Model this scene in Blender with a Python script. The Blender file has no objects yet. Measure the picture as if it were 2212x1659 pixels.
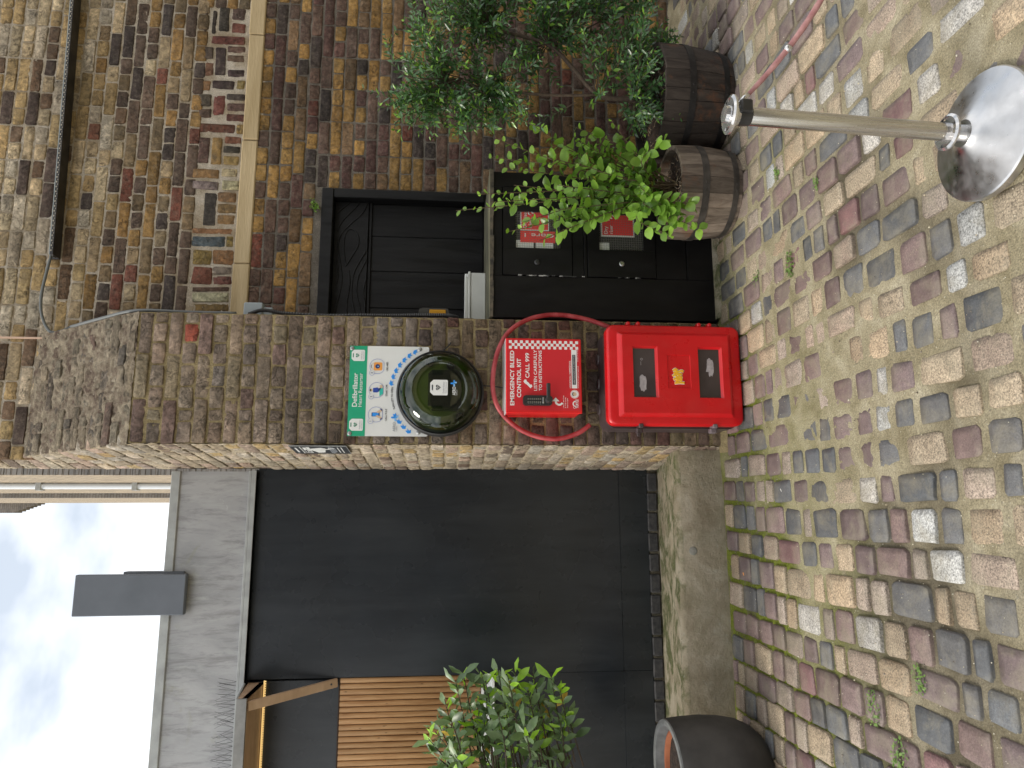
import bpy, math, random
import numpy as np
from mathutils import Vector, Matrix, Euler
from mathutils import noise as mnoise
random.seed(7)
S = bpy.context.scene
COL = S.collection
# ------------------------------------------------------------------ camera (photo is a portrait frame lying on its side)
CAM_H = 1.45
YAW, PIT, ROL = math.radians(10.2), math.radians(5.15), math.radians(-0.74)
F_D = 1533.4                       # focal length in measuring pixels (frame 2212 x 1659)
def cam_axes():
    cy, sy = math.cos(YAW), math.sin(YAW)
    f = np.array([sy, cy, 0.]); r = np.array([cy, -sy, 0.])
    cp, sp = math.cos(PIT), math.sin(PIT)
    f2 = f*cp + np.array([0, 0, -1.])*sp
    d = np.cross(f2, r)
    cr, sr = math.cos(ROL), math.sin(ROL)
    return np.array([r*cr + d*sr, -r*sr + d*cr, f2])
MC = cam_axes()
cam_d = bpy.data.cameras.new('camera'); cam = bpy.data.objects.new('camera', cam_d); COL.objects.link(cam)
cam_d.sensor_width = 36; cam_d.lens = 36*2795/4032; cam_d.clip_start = 0.05; cam_d.clip_end = 400
m = Matrix.Identity(4)
for i in range(3):
    m[i][0] = MC[1][i]; m[i][1] = MC[0][i]; m[i][2] = -MC[2][i]
m[2][3] = CAM_H
cam.matrix_world = m
S.camera = cam
# ------------------------------------------------------------------ world
SUN_EL, SUN_AZ = math.radians(48), math.radians(-72)     # azimuth from +Y towards +X
W = bpy.data.worlds.new('World'); S.world = W; W.use_nodes = True
nt = W.node_tree; nt.nodes.clear()
def N(nt, t, **kw):
    n = nt.nodes.new(t)
    for k, v in kw.items():
        if k.startswith('i_'):
            n.inputs[k[2:].replace('_', ' ')].default_value = v
        else: setattr(n, k, v)
    return n
sky = N(nt, 'ShaderNodeTexSky', sky_type='NISHITA', sun_disc=False, sun_elevation=SUN_EL, sun_rotation=SUN_AZ)
tc = N(nt, 'ShaderNodeTexCoord')
mp = N(nt, 'ShaderNodeMapping'); mp.inputs['Scale'].default_value = (1.3, 1.3, 2.6); mp.inputs['Location'].default_value = (3.1, .4, .9)
nz = N(nt, 'ShaderNodeTexNoise', i_Scale=1.5, i_Detail=6.0, i_Roughness=.52)
rp = N(nt, 'ShaderNodeValToRGB')
rp.color_ramp.elements[0].position = .40; rp.color_ramp.elements[0].color = (4.3, 4.75, 5.3, 1)
rp.color_ramp.elements[1].position = .60; rp.color_ramp.elements[1].color = (12.0, 11.8, 11.6, 1)
mx = N(nt, 'ShaderNodeMixRGB'); mx.inputs[0].default_value = .86
bg = N(nt, 'ShaderNodeBackground'); bg.inputs['Strength'].default_value = .105
wo = N(nt, 'ShaderNodeOutputWorld')
L = nt.links.new
L(tc.outputs['Generated'], mp.inputs[0]); L(mp.outputs[0], nz.inputs['Vector']); L(nz.outputs['Fac'], rp.inputs[0])
L(sky.outputs[0], mx.inputs[1]); L(rp.outputs[0], mx.inputs[2]); L(mx.outputs[0], bg.inputs[0]); L(bg.outputs[0], wo.inputs[0])
sd = bpy.data.lights.new('sun', 'SUN'); sd.energy = 1.4; sd.angle = math.radians(16); sd.color = (1, .93, .82)
so = bpy.data.objects.new('sun', sd); COL.objects.link(so)
sv = Vector((math.cos(SUN_EL)*math.sin(SUN_AZ), math.cos(SUN_EL)*math.cos(SUN_AZ)-.3, math.sin(SUN_EL)))
so.rotation_euler = sv.to_track_quat('Z', 'Y').to_euler()
S.view_settings.view_transform = 'Standard'; S.view_settings.look = 'None'
S.view_settings.exposure = 0.80; S.view_settings.gamma = 1; S.view_settings.use_curve_mapping = False
S.render.engine = 'CYCLES'
S.cycles.max_bounces = 6; S.cycles.transparent_max_bounces = 12

# ------------------------------------------------------------------ measuring helpers: a viewing ray met with a real plane
O = np.array([0, 0, CAM_H])
def _ray(x, y): return MC.T @ np.array([(829.5-y)/F_D, (x-1106)/F_D, 1.])
def onY(x, y, Y): d = _ray(x, y); return Vector(O + d*(Y/d[1]))
def onZ(x, y, Z): d = _ray(x, y); return Vector(O + d*((Z-CAM_H)/d[2]))
def proj(p):
    c = MC @ (np.array(p, float)-O)
    if c[2] < .1: return None
    return (1106+F_D*c[1]/c[2], 829.5-F_D*c[0]/c[2], c[2])
def in_frame(p, mg=60):
    q = proj(p)
    return q is not None and -mg < q[0] < 2212+mg and -mg < q[1] < 1659+mg

# ------------------------------------------------------------------ mesh helpers
class MB:
    def __init__(s): s.v = []; s.f = []; s.c = []
    def add(s, v, f, M=None, col=None):
        o = len(s.v)
        if M is not None: v = [M @ Vector(p) for p in v]
        s.v += [tuple(p) for p in v]; s.f += [tuple(i+o for i in q) for q in f]
        if col is not None: s.c += [col]*len(f)
        return s
    def box(s, x0, x1, y0, y1, z0, z1, M=None, col=None, bev=0):
        if bev:
            return s.bbox(x0, x1, y0, y1, z0, z1, bev, M, col)
        v = [(x0,y0,z0),(x1,y0,z0),(x1,y1,z0),(x0,y1,z0),(x0,y0,z1),(x1,y0,z1),(x1,y1,z1),(x0,y1,z1)]
        f = [(0,3,2,1),(4,5,6,7),(0,1,5,4),(1,2,6,5),(2,3,7,6),(3,0,4,7)]
        return s.add(v, f, M, col)
    def bbox(s, x0, x1, y0, y1, z0, z1, b, M=None, col=None):
        # box with chamfered edges (24 verts)
        c = ((x0+x1)/2, (y0+y1)/2, (z0+z1)/2); h = (abs(x1-x0)/2, abs(y1-y0)/2, abs(z1-z0)/2)
        b = min(b, min(h)*.9)
        v = []; idx = {}
        for sx in (-1, 1):
            for sy in (-1, 1):
                for sz in (-1, 1):
                    for ax in range(3):
                        p = [sx*(h[0]-b), sy*(h[1]-b), sz*(h[2]-b)]
                        sg = (sx, sy, sz)
                        p[ax] = sg[ax]*h[ax]
                        idx[(sx, sy, sz, ax)] = len(v); v.append(tuple(p[i]+c[i] for i in range(3)))
        f = []
        def I(sg, ax): return idx[(sg[0], sg[1], sg[2], ax)]
        for ax in range(3):
            a, b2 = [i for i in range(3) if i != ax]
            for sgn in (-1, 1):
                q = []
                for (u, w) in ((-1,-1),(1,-1),(1,1),(-1,1)):
                    sg = [0,0,0]; sg[ax] = sgn; sg[a] = u; sg[b2] = w; q.append(I(sg, ax))
                f.append(q)
            # edges parallel to ax
            for u in (-1, 1):
                for w in (-1, 1):
                    q = []
                    for (t, k) in ((-1, a), (1, a), (1, b2), (-1, b2)):
                        sg = [0,0,0]; sg[ax] = t; sg[a] = u; sg[b2] = w; q.append(I(sg, k))
                    f.append(q)
        for sx in (-1, 1):
            for sy in (-1, 1):
                for sz in (-1, 1): f.append([I((sx,sy,sz), 0), I((sx,sy,sz), 1), I((sx,sy,sz), 2)])
        # orient faces outwards
        out = []
        C = Vector(c)
        for q in f:
            P = [Vector(v[i]) for i in q]
            n = (P[1]-P[0]).cross(P[2]-P[0]); ctr = sum(P, Vector())/len(P)
            out.append(tuple(q) if n.dot(ctr-C) > 0 else tuple(reversed(q)))
        return s.add(v, out, M, col)
    def tube(s, pts, r, seg=8, col=None, cap=True, M=None):
        pts = [Vector(p) for p in pts]; n = len(pts)
        rr = r if isinstance(r, (list, tuple)) else [r]*n
        v = []; f = []; prev = None
        for i, p in enumerate(pts):
            t = (pts[min(i+1, n-1)]-pts[max(i-1, 0)])
            if t.length < 1e-9: t = Vector((0,0,1))
            t.normalize()
            if prev is None:
                a = t.orthogonal().normalized()
            else:
                a = (prev - t*prev.dot(t))
                a = a.normalized() if a.length > 1e-6 else t.orthogonal().normalized()
            prev = a; b = t.cross(a)
            for k in range(seg):
                w = 2*math.pi*k/seg
                v.append(p + (a*math.cos(w)+b*math.sin(w))*rr[i])
        for i in range(n-1):
            for k in range(seg):
                k2 = (k+1) % seg
                f.append((i*seg+k, i*seg+k2, (i+1)*seg+k2, (i+1)*seg+k))
        if cap:
            f.append(tuple(reversed(range(seg)))); f.append(tuple((n-1)*seg+k for k in range(seg)))
        return s.add(v, f, M, col)
    def lathe(s, prof, seg=32, M=None, col=None, close=False):
        v = []; f = []; n = len(prof)
        for (r, z) in prof:
            for k in range(seg):
                w = 2*math.pi*k/seg; v.append((r*math.cos(w), r*math.sin(w), z))
        for i in range(n-1 + (1 if close else 0)):
            j = (i+1) % n
            for k in range(seg):
                k2 = (k+1) % seg; f.append((i*seg+k, i*seg+k2, j*seg+k2, j*seg+k))
        return s.add(v, f, M, col)
    def prism(s, poly, d, M=None, col=None):
        """poly in x,z; front at y=0 facing -Y, back at y=d"""
        n = len(poly)
        ar = sum(poly[i][0]*poly[(i+1)%n][1]-poly[(i+1)%n][0]*poly[i][1] for i in range(n))
        if ar < 0: poly = poly[::-1]
        v = [(x, 0, z) for x, z in poly] + [(x, d, z) for x, z in poly]
        f = [tuple(range(n)), tuple(reversed(range(n, 2*n)))]
        for i in range(n): j = (i+1) % n; f.append((i, i+n, j+n, j))
        return s.add(v, f, M, col)
    def mesh(s, name, smooth=False):
        me = bpy.data.meshes.new(name); me.from_pydata(s.v, [], s.f); 
        if s.c and len(s.c) == len(s.f):
            at = me.attributes.new('tint', 'FLOAT_COLOR', 'FACE')
            buf = []
            for c in s.c: buf += [c[0], c[1], c[2], 1.]
            at.data.foreach_set('color', buf)
        if smooth: me.polygons.foreach_set('use_smooth', [True]*len(s.f))
        me.update()
        return me
    def build(s, name, mat, parent=None, smooth=False, kind=None, loc=None, label=None):
        me = s.mesh(name, smooth)
        return obj(name, me, mat, parent, kind, loc, label)
def obj(name, me, mat=None, parent=None, kind=None, loc=None, label=None):
    o = bpy.data.objects.new(name, me); COL.objects.link(o)
    if mat is not None and len(me.materials) == 0: me.materials.append(mat)
    if parent is not None: o.parent = parent
    if kind: o['kind'] = kind
    if loc is not None: o.location = loc
    if label: o['label'] = label
    return o
def thing(name, label, cat, loc=(0,0,0), rot=(0,0,0), group=None, kind=None):
    o = bpy.data.objects.new(name, None); COL.objects.link(o); o.location = loc; o.rotation_euler = rot
    o.empty_display_size = .05
    if kind: o['kind'] = kind
    else: o['label'] = label; o['category'] = cat
    if group: o['group'] = group
    return o
def tag(o, label, cat, group=None):
    o['label'] = label; o['category'] = cat
    if group: o['group'] = group
    return o
def autosmooth(o, ang=35):
    me = o.data
    me.polygons.foreach_set('use_smooth', [True]*len(me.polygons))
    me.set_sharp_from_angle(angle=math.radians(ang))
    return o
def spline(ctrl, n=8):
    P = [Vector(p) for p in ctrl]; out = []
    for i in range(len(P)-1):
        p0 = P[max(i-1,0)]; p1 = P[i]; p2 = P[i+1]; p3 = P[min(i+2, len(P)-1)]
        for k in range(n):
            t = k/n
            out.append(.5*((2*p1)+(p2-p0)*t+(2*p0-5*p1+4*p2-p3)*t*t+(3*p1-p0-3*p2+p3)*t**3))
    out.append(P[-1]); return out
# ------------------------------------------------------------------ materials
def new_mat(name):
    M = bpy.data.materials.new(name); M.use_nodes = True
    nt = M.node_tree; nt.nodes.clear()
    out = nt.nodes.new('ShaderNodeOutputMaterial'); b = nt.nodes.new('ShaderNodeBsdfPrincipled')
    nt.links.new(b.outputs[0], out.inputs[0])
    return M, nt, b, out
def rgba(c): return (c[0], c[1], c[2], 1)
def pos_node(nt, scl=(1,1,1)):
    g = nt.nodes.new('ShaderNodeNewGeometry')
    if scl == (1,1,1): return g.outputs['Position']
    mp = nt.nodes.new('ShaderNodeMapping'); mp.inputs['Scale'].default_value = scl
    nt.links.new(g.outputs['Position'], mp.inputs[0]); return mp.outputs[0]
def noise_n(nt, vec, scale, detail=4, rough=.55, dist=0):
    n = nt.nodes.new('ShaderNodeTexNoise'); n.inputs['Scale'].default_value = scale; n.inputs['Detail'].default_value = detail
    n.inputs['Roughness'].default_value = rough; n.inputs['Distortion'].default_value = dist
    nt.links.new(vec, n.inputs['Vector']); return n.outputs['Fac']
def ramp_n(nt, fac, stops):
    r = nt.nodes.new('ShaderNodeValToRGB'); e = r.color_ramp.elements
    while len(e) < len(stops): e.new(.5)
    for i, (p, c) in enumerate(stops):
        e[i].position = p
        e[i].color = rgba(c) if not isinstance(c, (int, float)) else (c, c, c, 1)
    nt.links.new(fac, r.inputs[0]); return r.outputs[0]
def mix_n(nt, fac, a, b, mode='MIX'):
    n = nt.nodes.new('ShaderNodeMixRGB'); n.blend_type = mode
    for k, x in ((0, fac), (1, a), (2, b)):
        if isinstance(x, (int, float)): n.inputs[k].default_value = x if k == 0 else (x, x, x, 1)
        elif isinstance(x, tuple): n.inputs[k].default_value = rgba(x)
        else: nt.links.new(x, n.inputs[k])
    return n.outputs[0]
def bump_n(nt, b, h, strength=.5, dist=.01, prev=None):
    n = nt.nodes.new('ShaderNodeBump'); n.inputs['Strength'].default_value = strength; n.inputs['Distance'].default_value = dist
    nt.links.new(h, n.inputs['Height'])
    if prev is not None: nt.links.new(prev, n.inputs['Normal'])
    nt.links.new(n.outputs[0], b.inputs['Normal']); return n.outputs[0]
def math_n(nt, op, a, b=None):
    n = nt.nodes.new('ShaderNodeMath'); n.operation = op
    for k, x in ((0, a), (1, b)):
        if x is None: continue
        if isinstance(x, (int, float)): n.inputs[k].default_value = x
        else: nt.links.new(x, n.inputs[k])
    return n.outputs[0]
def simple(name, c, rough=.5, metal=0, c2=None, scale=8, bump=0, bscale=120, bdist=.003, stretch=(1,1,1), spec=None, lo=.35, hi=.65, rough2=None, detail=5, emit=None, alpha=None):
    M, nt, b, out = new_mat(name)
    v = pos_node(nt, stretch)
    if c2 is not None:
        n = noise_n(nt, v, scale, detail)
        col = ramp_n(nt, n, [(lo, c), (hi, c2)]); nt.links.new(col, b.inputs['Base Color'])
    else: b.inputs['Base Color'].default_value = rgba(c)
    b.inputs['Roughness'].default_value = rough
    if rough2 is not None:
        n2 = noise_n(nt, v, scale*1.7, 4); r = ramp_n(nt, n2, [(.35, rough), (.65, rough2)]); nt.links.new(r, b.inputs['Roughness'])
    b.inputs['Metallic'].default_value = metal
    if spec is not None: b.inputs['Specular IOR Level'].default_value = spec
    if bump: bump_n(nt, b, noise_n(nt, v, bscale, 4, .6), bump, bdist)
    if emit: b.inputs['Emission Color'].default_value = rgba(emit[0]); b.inputs['Emission Strength'].default_value = emit[1]
    return M
def tint_src(nt, mode):
    if mode == 'obj':
        n = nt.nodes.new('ShaderNodeObjectInfo'); return n.outputs['Color']
    n = nt.nodes.new('ShaderNodeAttribute'); n.attribute_name = 'tint'; return n.outputs['Color']
def brick_mat(name, mode, smear=(.36,.31,.24), smear_amt=.35, dirt=(.045,.038,.032), dirt_amt=.5, bump=.8):
    M, nt, b, out = new_mat(name)
    t = tint_src(nt, mode); v = pos_node(nt)
    a = noise_n(nt, v, 34, 8, .72, .6)
    col = mix_n(nt, 1.0, t, ramp_n(nt, a, [(.28, .35), (.5, .95), (.72, 1.7)]), 'MULTIPLY')
    ck = noise_n(nt, v, 24, 4, .6, 1.6)
    crack = math_n(nt, 'MULTIPLY', ramp_n(nt, ck, [(.475, 0.), (.5, 1.), (.525, 0.)]), ramp_n(nt, noise_n(nt, v, 11, 2), [(.45, 0.), (.6, .75)]))
    col = mix_n(nt, crack, col, dirt)
    d = noise_n(nt, v, 9, 6, .7, .6)
    fac = math_n(nt, 'MULTIPLY', ramp_n(nt, d, [(.46, 0.), (.72, 1.)]), dirt_amt)
    col = mix_n(nt, fac, col, dirt)
    s = noise_n(nt, v, 38, 8, .8, .3)
    fac = math_n(nt, 'MULTIPLY', ramp_n(nt, s, [(.48, 0.), (.78, 1.)]), smear_amt)
    col = mix_n(nt, fac, col, smear)
    # small dark pits
    vo = nt.nodes.new('ShaderNodeTexVoronoi'); vo.inputs['Scale'].default_value = 95; nt.links.new(v, vo.inputs['Vector'])
    pit = ramp_n(nt, vo.outputs['Distance'], [(.10, 1.), (.2, 0.)])
    pm_ = math_n(nt, 'MULTIPLY', pit, ramp_n(nt, noise_n(nt, v, 21, 2), [(.5, 0.), (.6, .8)]))
    col = mix_n(nt, pm_, col, (.02,.017,.015))
    col = mix_n(nt, 1, col, ramp_n(nt, noise_n(nt, v, 1.7, 5, .65, .4), [(.32, .66), (.5, 1.), (.7, 1.28)]), 'MULTIPLY')
    nt.links.new(col, b.inputs['Base Color'])
    b.inputs['Roughness'].default_value = .93; b.inputs['Specular IOR Level'].default_value = .2
    h = mix_n(nt, .35, noise_n(nt, v, 48, 8, .78, .6), noise_n(nt, v, 190, 4, .7))
    n1 = bump_n(nt, b, h, 1.0, .022*bump)
    inv = math_n(nt, 'SUBTRACT', 1.0, math_n(nt, 'MAXIMUM', pm_, crack))
    bump_n(nt, b, inv, .9, .008, n1)
    return M
# ------------------------------------------------------------------ bricks
def brick_shape(L, H, rng, rough=1.0, depth=.05):
    """one worn brick: front face towards -Y, centred on x and z"""
    hx, hz = L/2, H/2
    c = min(.006, L*.12)
    base = [(-hx, -hz+c), (-hx+c, -hz), (0, -hz), (hx-c, -hz), (hx, -hz+c), (hx, hz-c), (hx-c, hz), (0, hz), (-hx+c, hz), (-hx, hz-c)]
    n = len(base)
    v = []; f = []
    out = [(x + rng.uniform(-1,1)*.0028*rough, z + rng.uniform(-1,1)*.0030*rough) for x, z in base]
    v += [(x*1.0, depth, z) for x, z in base]
    v += [(x, .0038+rng.uniform(-1,1)*.0016*rough, z) for x, z in out]
    k = .0028
    for x, z in out:
        xi = x - math.copysign(min(k, abs(x)), x) if abs(x) > .001 else x
        zi = z - math.copysign(min(k, abs(z)), z)
        v.append((xi, rng.uniform(-1,1)*.0018*rough, zi))
    # inner face: six points for an uneven surface
    ins = []
    for fx in (-.55, 0, .55):
        for fz in (-.35, .35):
            ins.append(len(v)); v.append((fx*hx, rng.uniform(-2.6,.7)*.0016*rough, fz*hz))
    for r in (0, 1):
        for i in range(n):
            j = (i+1) % n
            f.append((r*n+i, r*n+j, (r+1)*n+j, (r+1)*n+i))
    R = lambda i: 2*n+i
    a0, a1, b0, b1, c0, c1 = ins
    f += [(R(0), R(1), a0), (R(1), R(2), b0, a0), (R(2), R(3), c0, b0), (R(3), R(4), c0), (R(4), R(5), c1, c0), (R(5), R(6), c1),
          (R(6), R(7), b1, c1), (R(7), R(8), a1, b1), (R(8), R(9), a1), (R(9), R(0), a0, a1), (a0, b0, b1, a1), (b0, c0, c1, b1)]
    return v, f
KINDS = {'S': .213, 'H': .101, 'C': .047}
BH = .0645
_rng = random.Random(3)
VAR = {k: [brick_shape(l, BH, _rng) for _ in range(9)] for k, l in KINDS.items()}
VME = {}
def var_mesh(kind, i, mat, smooth=True):
    key = (kind, i, mat.name)
    if key not in VME:
        b = MB(); b.add(*VAR[kind][i]); me = b.mesh('brick', smooth); me.materials.append(mat)
        me.set_sharp_from_angle(angle=math.radians(50))
        VME[key] = me
    return VME[key]
def lay(frame, z0, nrows, pitch, row_span, palette, rng, stretcher=.2235, holes=(), jit=1.0, both=None, start=0):
    """frame(x,z) -> Matrix; row_span(z)->(x0,x1); palette(x,z,rng)->tint.   Alternate courses of stretchers and headers."""
    specs = []
    for k in range(nrows):
        z = z0 + (k+.5)*pitch
        x0, x1 = row_span(z)
        ivs = [(x0, x1)]
        for (hx0, hx1, hz0, hz1) in holes:
            if hz0 - pitch*.45 < z < hz1 + pitch*.45:
                nv = []
                for a, b in ivs:
                    if hx1 <= a or hx0 >= b: nv.append((a, b)); continue
                    if hx0 - a > .02: nv.append((a, hx0))
                    if b - hx1 > .02: nv.append((hx1, b))
                ivs = nv
        st = (k+start) % 2 == 0
        for a, b in ivs:
            x = a
            if both: seq = both(k)
            else: seq = None
            first = True; q = 0
            while x < b - .018:
                if seq: l = seq[q % len(seq)]; q += 1
                else:
                    l = stretcher if st else stretcher/2
                    if first and not st: l = stretcher/2
                    elif first and st is False: pass
                    if rng.random() < .10: l = stretcher/2 if st else stretcher
                    if first and rng.random() < .5: l *= .75 if st else 1
                first = False
                if b - (x+l) < .035: l = b - x
                e = min(x+l, b); ll = e - x
                kind = 'S' if ll > .165 else ('H' if ll > .075 else 'C')
                sc = (ll-.0105)/KINDS[kind]
                cx = (x+e)/2
                Mx = frame(cx, z) @ Matrix.Translation((rng.uniform(-1,1)*.0012*jit, rng.uniform(-1,1)*.003*jit, rng.uniform(-1,1)*.0016*jit)) \
                     @ Euler((rng.uniform(-1,1)*.012*jit, rng.uniform(-1,1)*.008*jit, rng.uniform(-1,1)*.012*jit)).to_matrix().to_4x4() \
                     @ Matrix.Diagonal((sc, 1, (pitch-.0095)/BH*rng.uniform(.95,1.03), 1))
                specs.append((kind, rng.randrange(9), Mx, palette(cx, z, rng)))
                x = e
    return specs
def place_pieces(specs, parent, nobj, name, mat_obj, mat_stuff, meshf, vertf, size_of, flip=None):
    """the nobj pieces that show largest become parts, the rest one joined part"""
    sc = []
    for s in specs:
        p = s[2].translation
        q = proj(p)
        a = 0
        if q and in_frame(p, 10): a = size_of(s)/q[2]**2
        sc.append(a)
    order = sorted(range(len(specs)), key=lambda i: -sc[i])
    pick = set(i for i in order[:nobj] if sc[i] > 0)
    rest = MB()
    for i, s in enumerate(specs):
        if i in pick:
            o = bpy.data.objects.new(name, meshf(s)); COL.objects.link(o); o.parent = parent
            o.matrix_basis = s[2]; o.color = rgba(s[3])
        else:
            v, f = vertf(s); rest.add(v, f, s[2], s[3])
    if rest.v:
        o = rest.build(name, mat_stuff, parent, True, 'stuff'); o.data.set_sharp_from_angle(angle=math.radians(50))
def brick_pieces(specs, parent, nobj, mo, ms):
    place_pieces(specs, parent, nobj, 'brick', mo, ms, lambda s: var_mesh(s[0], s[1], mo), lambda s: VAR[s[0]][s[1]], lambda s: KINDS[s[0]])
def pal(items):
    tot = sum(w for w, _ in items)
    def pick(rng):
        r = rng.uniform(0, tot)
        for w, c in items:
            r -= w
            if r <= 0: break
        k = rng.uniform(.78, 1.25); h = rng.uniform(-.04, .04)
        return (c[0]*k*(1+h), c[1]*k, c[2]*k*(1-h))
    return pick
def mortar_sheet(name, mat, parent, fn, nu, nv, amp=.003, sc=40, seed=0):
    """fn(u,v)->(Vector, normal) ; uneven recessed joint surface"""
    b = MB(); v = []; f = []
    for j in range(nv+1):
        for i in range(nu+1):
            p, n = fn(i/nu, j/nv)
            h = mnoise.noise(Vector(p)*sc + Vector((seed, 0, 0)))*amp
            v.append(Vector(p) + n*h)
    for j in range(nv):
        for i in range(nu):
            a = j*(nu+1)+i; f.append((a, a+1, a+nu+2, a+nu+1))
    b.add(v, f)
    return b.build(name, mat, parent, True)
def mortar_mat(name, c1, c2, scale=12, bump=1.0):
    M, nt, b, out = new_mat(name); v = pos_node(nt)
    col = ramp_n(nt, noise_n(nt, v, scale, 6, .65, .5), [(.36, c1), (.64, c2)])
    g = ramp_n(nt, noise_n(nt, v, 260, 3, .6), [(.3, .6), (.7, 1.3)])
    col = mix_n(nt, 1.0, col, g, 'MULTIPLY')
    nt.links.new(col, b.inputs['Base Color']); b.inputs['Roughness'].default_value = .95; b.inputs['Specular IOR Level'].default_value = .15
    bump_n(nt, b, noise_n(nt, v, 130, 6, .72, .4), bump, .012)
    return M

Y0, Y2, YS = 3.60, 4.18, 4.36           # pier face, back wall, shed wall
PX0, PX1 = .327, .997
# --- materials for brickwork
MW_o = brick_mat('wall_brick_single', 'obj', (.42,.36,.27), .42, (.05,.042,.036), .45)
MW_s = brick_mat('wall_brick_joined', 'att', (.42,.36,.27), .42, (.05,.042,.036), .45)
MP_o = brick_mat('pier_brick_single', 'obj', (.27,.235,.20), .25, (.06,.055,.045), .5)
MP_s = brick_mat('pier_brick_joined', 'att', (.27,.235,.20), .25, (.06,.055,.045), .5)

# ================================================================== THE GROUND
M_joint = None
def ground_material():
    M, nt, b, out = new_mat('joint_mortar'); v = pos_node(nt)
    col = ramp_n(nt, noise_n(nt, v, 7, 6, .6, .5), [(.33, (.235,.20,.12)), (.52, (.35,.305,.20)), (.7, (.45,.40,.285))])
    g = ramp_n(nt, noise_n(nt, v, 190, 4, .7), [(.3, .55), (.5, 1.0), (.72, 1.45)])
    col = mix_n(nt, 1, col, g, 'MULTIPLY')
    # pale chips of gravel
    vo = nt.nodes.new('ShaderNodeTexVoronoi'); vo.inputs['Scale'].default_value = 85; nt.links.new(v, vo.inputs['Vector'])
    chip = math_n(nt, 'MULTIPLY', ramp_n(nt, vo.outputs['Distance'], [(.14, 1.), (.22, 0.)]), ramp_n(nt, noise_n(nt, v, 60, 2), [(.56, 0.), (.62, .8)]))
    col = mix_n(nt, chip, col, (.62,.58,.45))
    # damp dark joints where the mortar has gone, and moss growing in them
    at = nt.nodes.new('ShaderNodeAttribute'); at.attribute_name = 'open'
    deep = at.outputs['Fac']
    col = mix_n(nt, math_n(nt, 'MULTIPLY', deep, .72), col, (.06,.05,.037))
    at2 = nt.nodes.new('ShaderNodeAttribute'); at2.attribute_name = 'moss'
    mcol = ramp_n(nt, noise_n(nt, v, 90, 4, .7), [(.3, (.06,.085,.008)), (.7, (.23,.26,.035))])
    mf = math_n(nt, 'MULTIPLY', at2.outputs['Fac'], ramp_n(nt, noise_n(nt, v, 22, 5, .7), [(.33, 0.), (.47, 1.)]))
    col = mix_n(nt, mf, col, mcol)
    nt.links.new(col, b.inputs['Base Color']); b.inputs['Roughness'].default_value = .92; b.inputs['Specular IOR Level'].default_value = .25
    n1 = bump_n(nt, b, noise_n(nt, v, 70, 6, .75, .3), .9, .012)
    bump_n(nt, b, chip, .6, .006, n1)
    return M
def sett_mat(name, mode):
    M, nt, b, out = new_mat(name); v = pos_node(nt)
    t = tint_src(nt, mode)
    sp = noise_n(nt, v, 175, 4, .8)
    # pale granites are speckled, the dark and red stones nearly plain
    bw = nt.nodes.new('ShaderNodeRGBToBW'); nt.links.new(t, bw.inputs[0])
    spec = ramp_n(nt, sp, [(.36, .25), (.5, 1.), (.62, 1.65)])
    amt = ramp_n(nt, bw.outputs[0], [(.115, .28), (.24, .95)])
    col = mix_n(nt, 1, t, mix_n(nt, amt, 1.0, spec), 'MULTIPLY')
    col = mix_n(nt, 1, col, ramp_n(nt, noise_n(nt, v, 14, 5, .6), [(.3, .8), (.7, 1.18)]), 'MULTIPLY')
    # dust and mortar film carried on to the stones
    dst = math_n(nt, 'MULTIPLY', ramp_n(nt, noise_n(nt, v, 6.5, 6, .7, .5), [(.46, 0.), (.66, 1.)]), .5)
    col = mix_n(nt, dst, col, (.27,.24,.17))
    ed = ramp_n(nt, noise_n(nt, v, 60, 5, .8), [(.58, 0.), (.7, .45)])
    col = mix_n(nt, ed, col, (.30,.26,.17))
    nt.links.new(col, b.inputs['Base Color'])
    nt.links.new(ramp_n(nt, noise_n(nt, v, 20, 4), [(.35, .5), (.65, .75)]), b.inputs['Roughness'])
    b.inputs['Specular IOR Level'].default_value = .4
    bump_n(nt, b, noise_n(nt, v, 120, 5, .7), .45, .006)
    return M
def sstep(a, b, x):
    t = min(1, max(0, (x-a)/(b-a))); return t*t*(3-2*t)
def open_at(x, y):
    """how far the joints are washed out (left side and by the walls)"""
    n = mnoise.fractal(Vector((x*1.3, y*1.3, 3.1)), 1., 2., 3)
    a = sstep(.35, .85, .5 + .9*n + .55*sstep(.9, -.6, x) + .25*sstep(2.2, 3.6, y) - .35*sstep(2.4, 1.5, y) - .25)
    r = math.exp(-((x-1.9)**2/.25+(y-2.6)**2/.12))
    return min(1, a + r*.8)
ground = thing('ground', '', '', kind='structure')
M_g = ground_material()
def gz(x, y):
    n1 = mnoise.noise(Vector((x*9, y*9, .5)))*.0022 + mnoise.noise(Vector((x*55, y*55, .5)))*.0016
    return -.0010 - .011*open_at(x, y) + n1
gx0, gx1, gy0, gy1 = -2.2, 4.4, .5, 4.6
nx, ny = 300, 190
b = MB(); v = []; f = []; opn = []; mos = []
for j in range(ny+1):
    for i in range(nx+1):
        x = gx0+(gx1-gx0)*i/nx; y = gy0+(gy1-gy0)*j/ny
        v.append((x, y, gz(x, y))); o_ = open_at(x, y); opn.append(o_)
        mm = sstep(1.5, .1, x)*sstep(2.2, 3.0, y)*1.1 + sstep(3.15, 3.4, y)*.75*sstep(2.1, 1.2, x) + .55*math.exp(-((x-1.55)**2+(y-2.85)**2)/.05)
        mos.append(min(1, mm)*(.25+.75*o_))
for j in range(ny):
    for i in range(nx):
        a = j*(nx+1)+i; f.append((a, a+1, a+nx+2, a+nx+1))
b.add(v, f)
og = b.build('joint_mortar', M_g, ground, True, 'structure')
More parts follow.
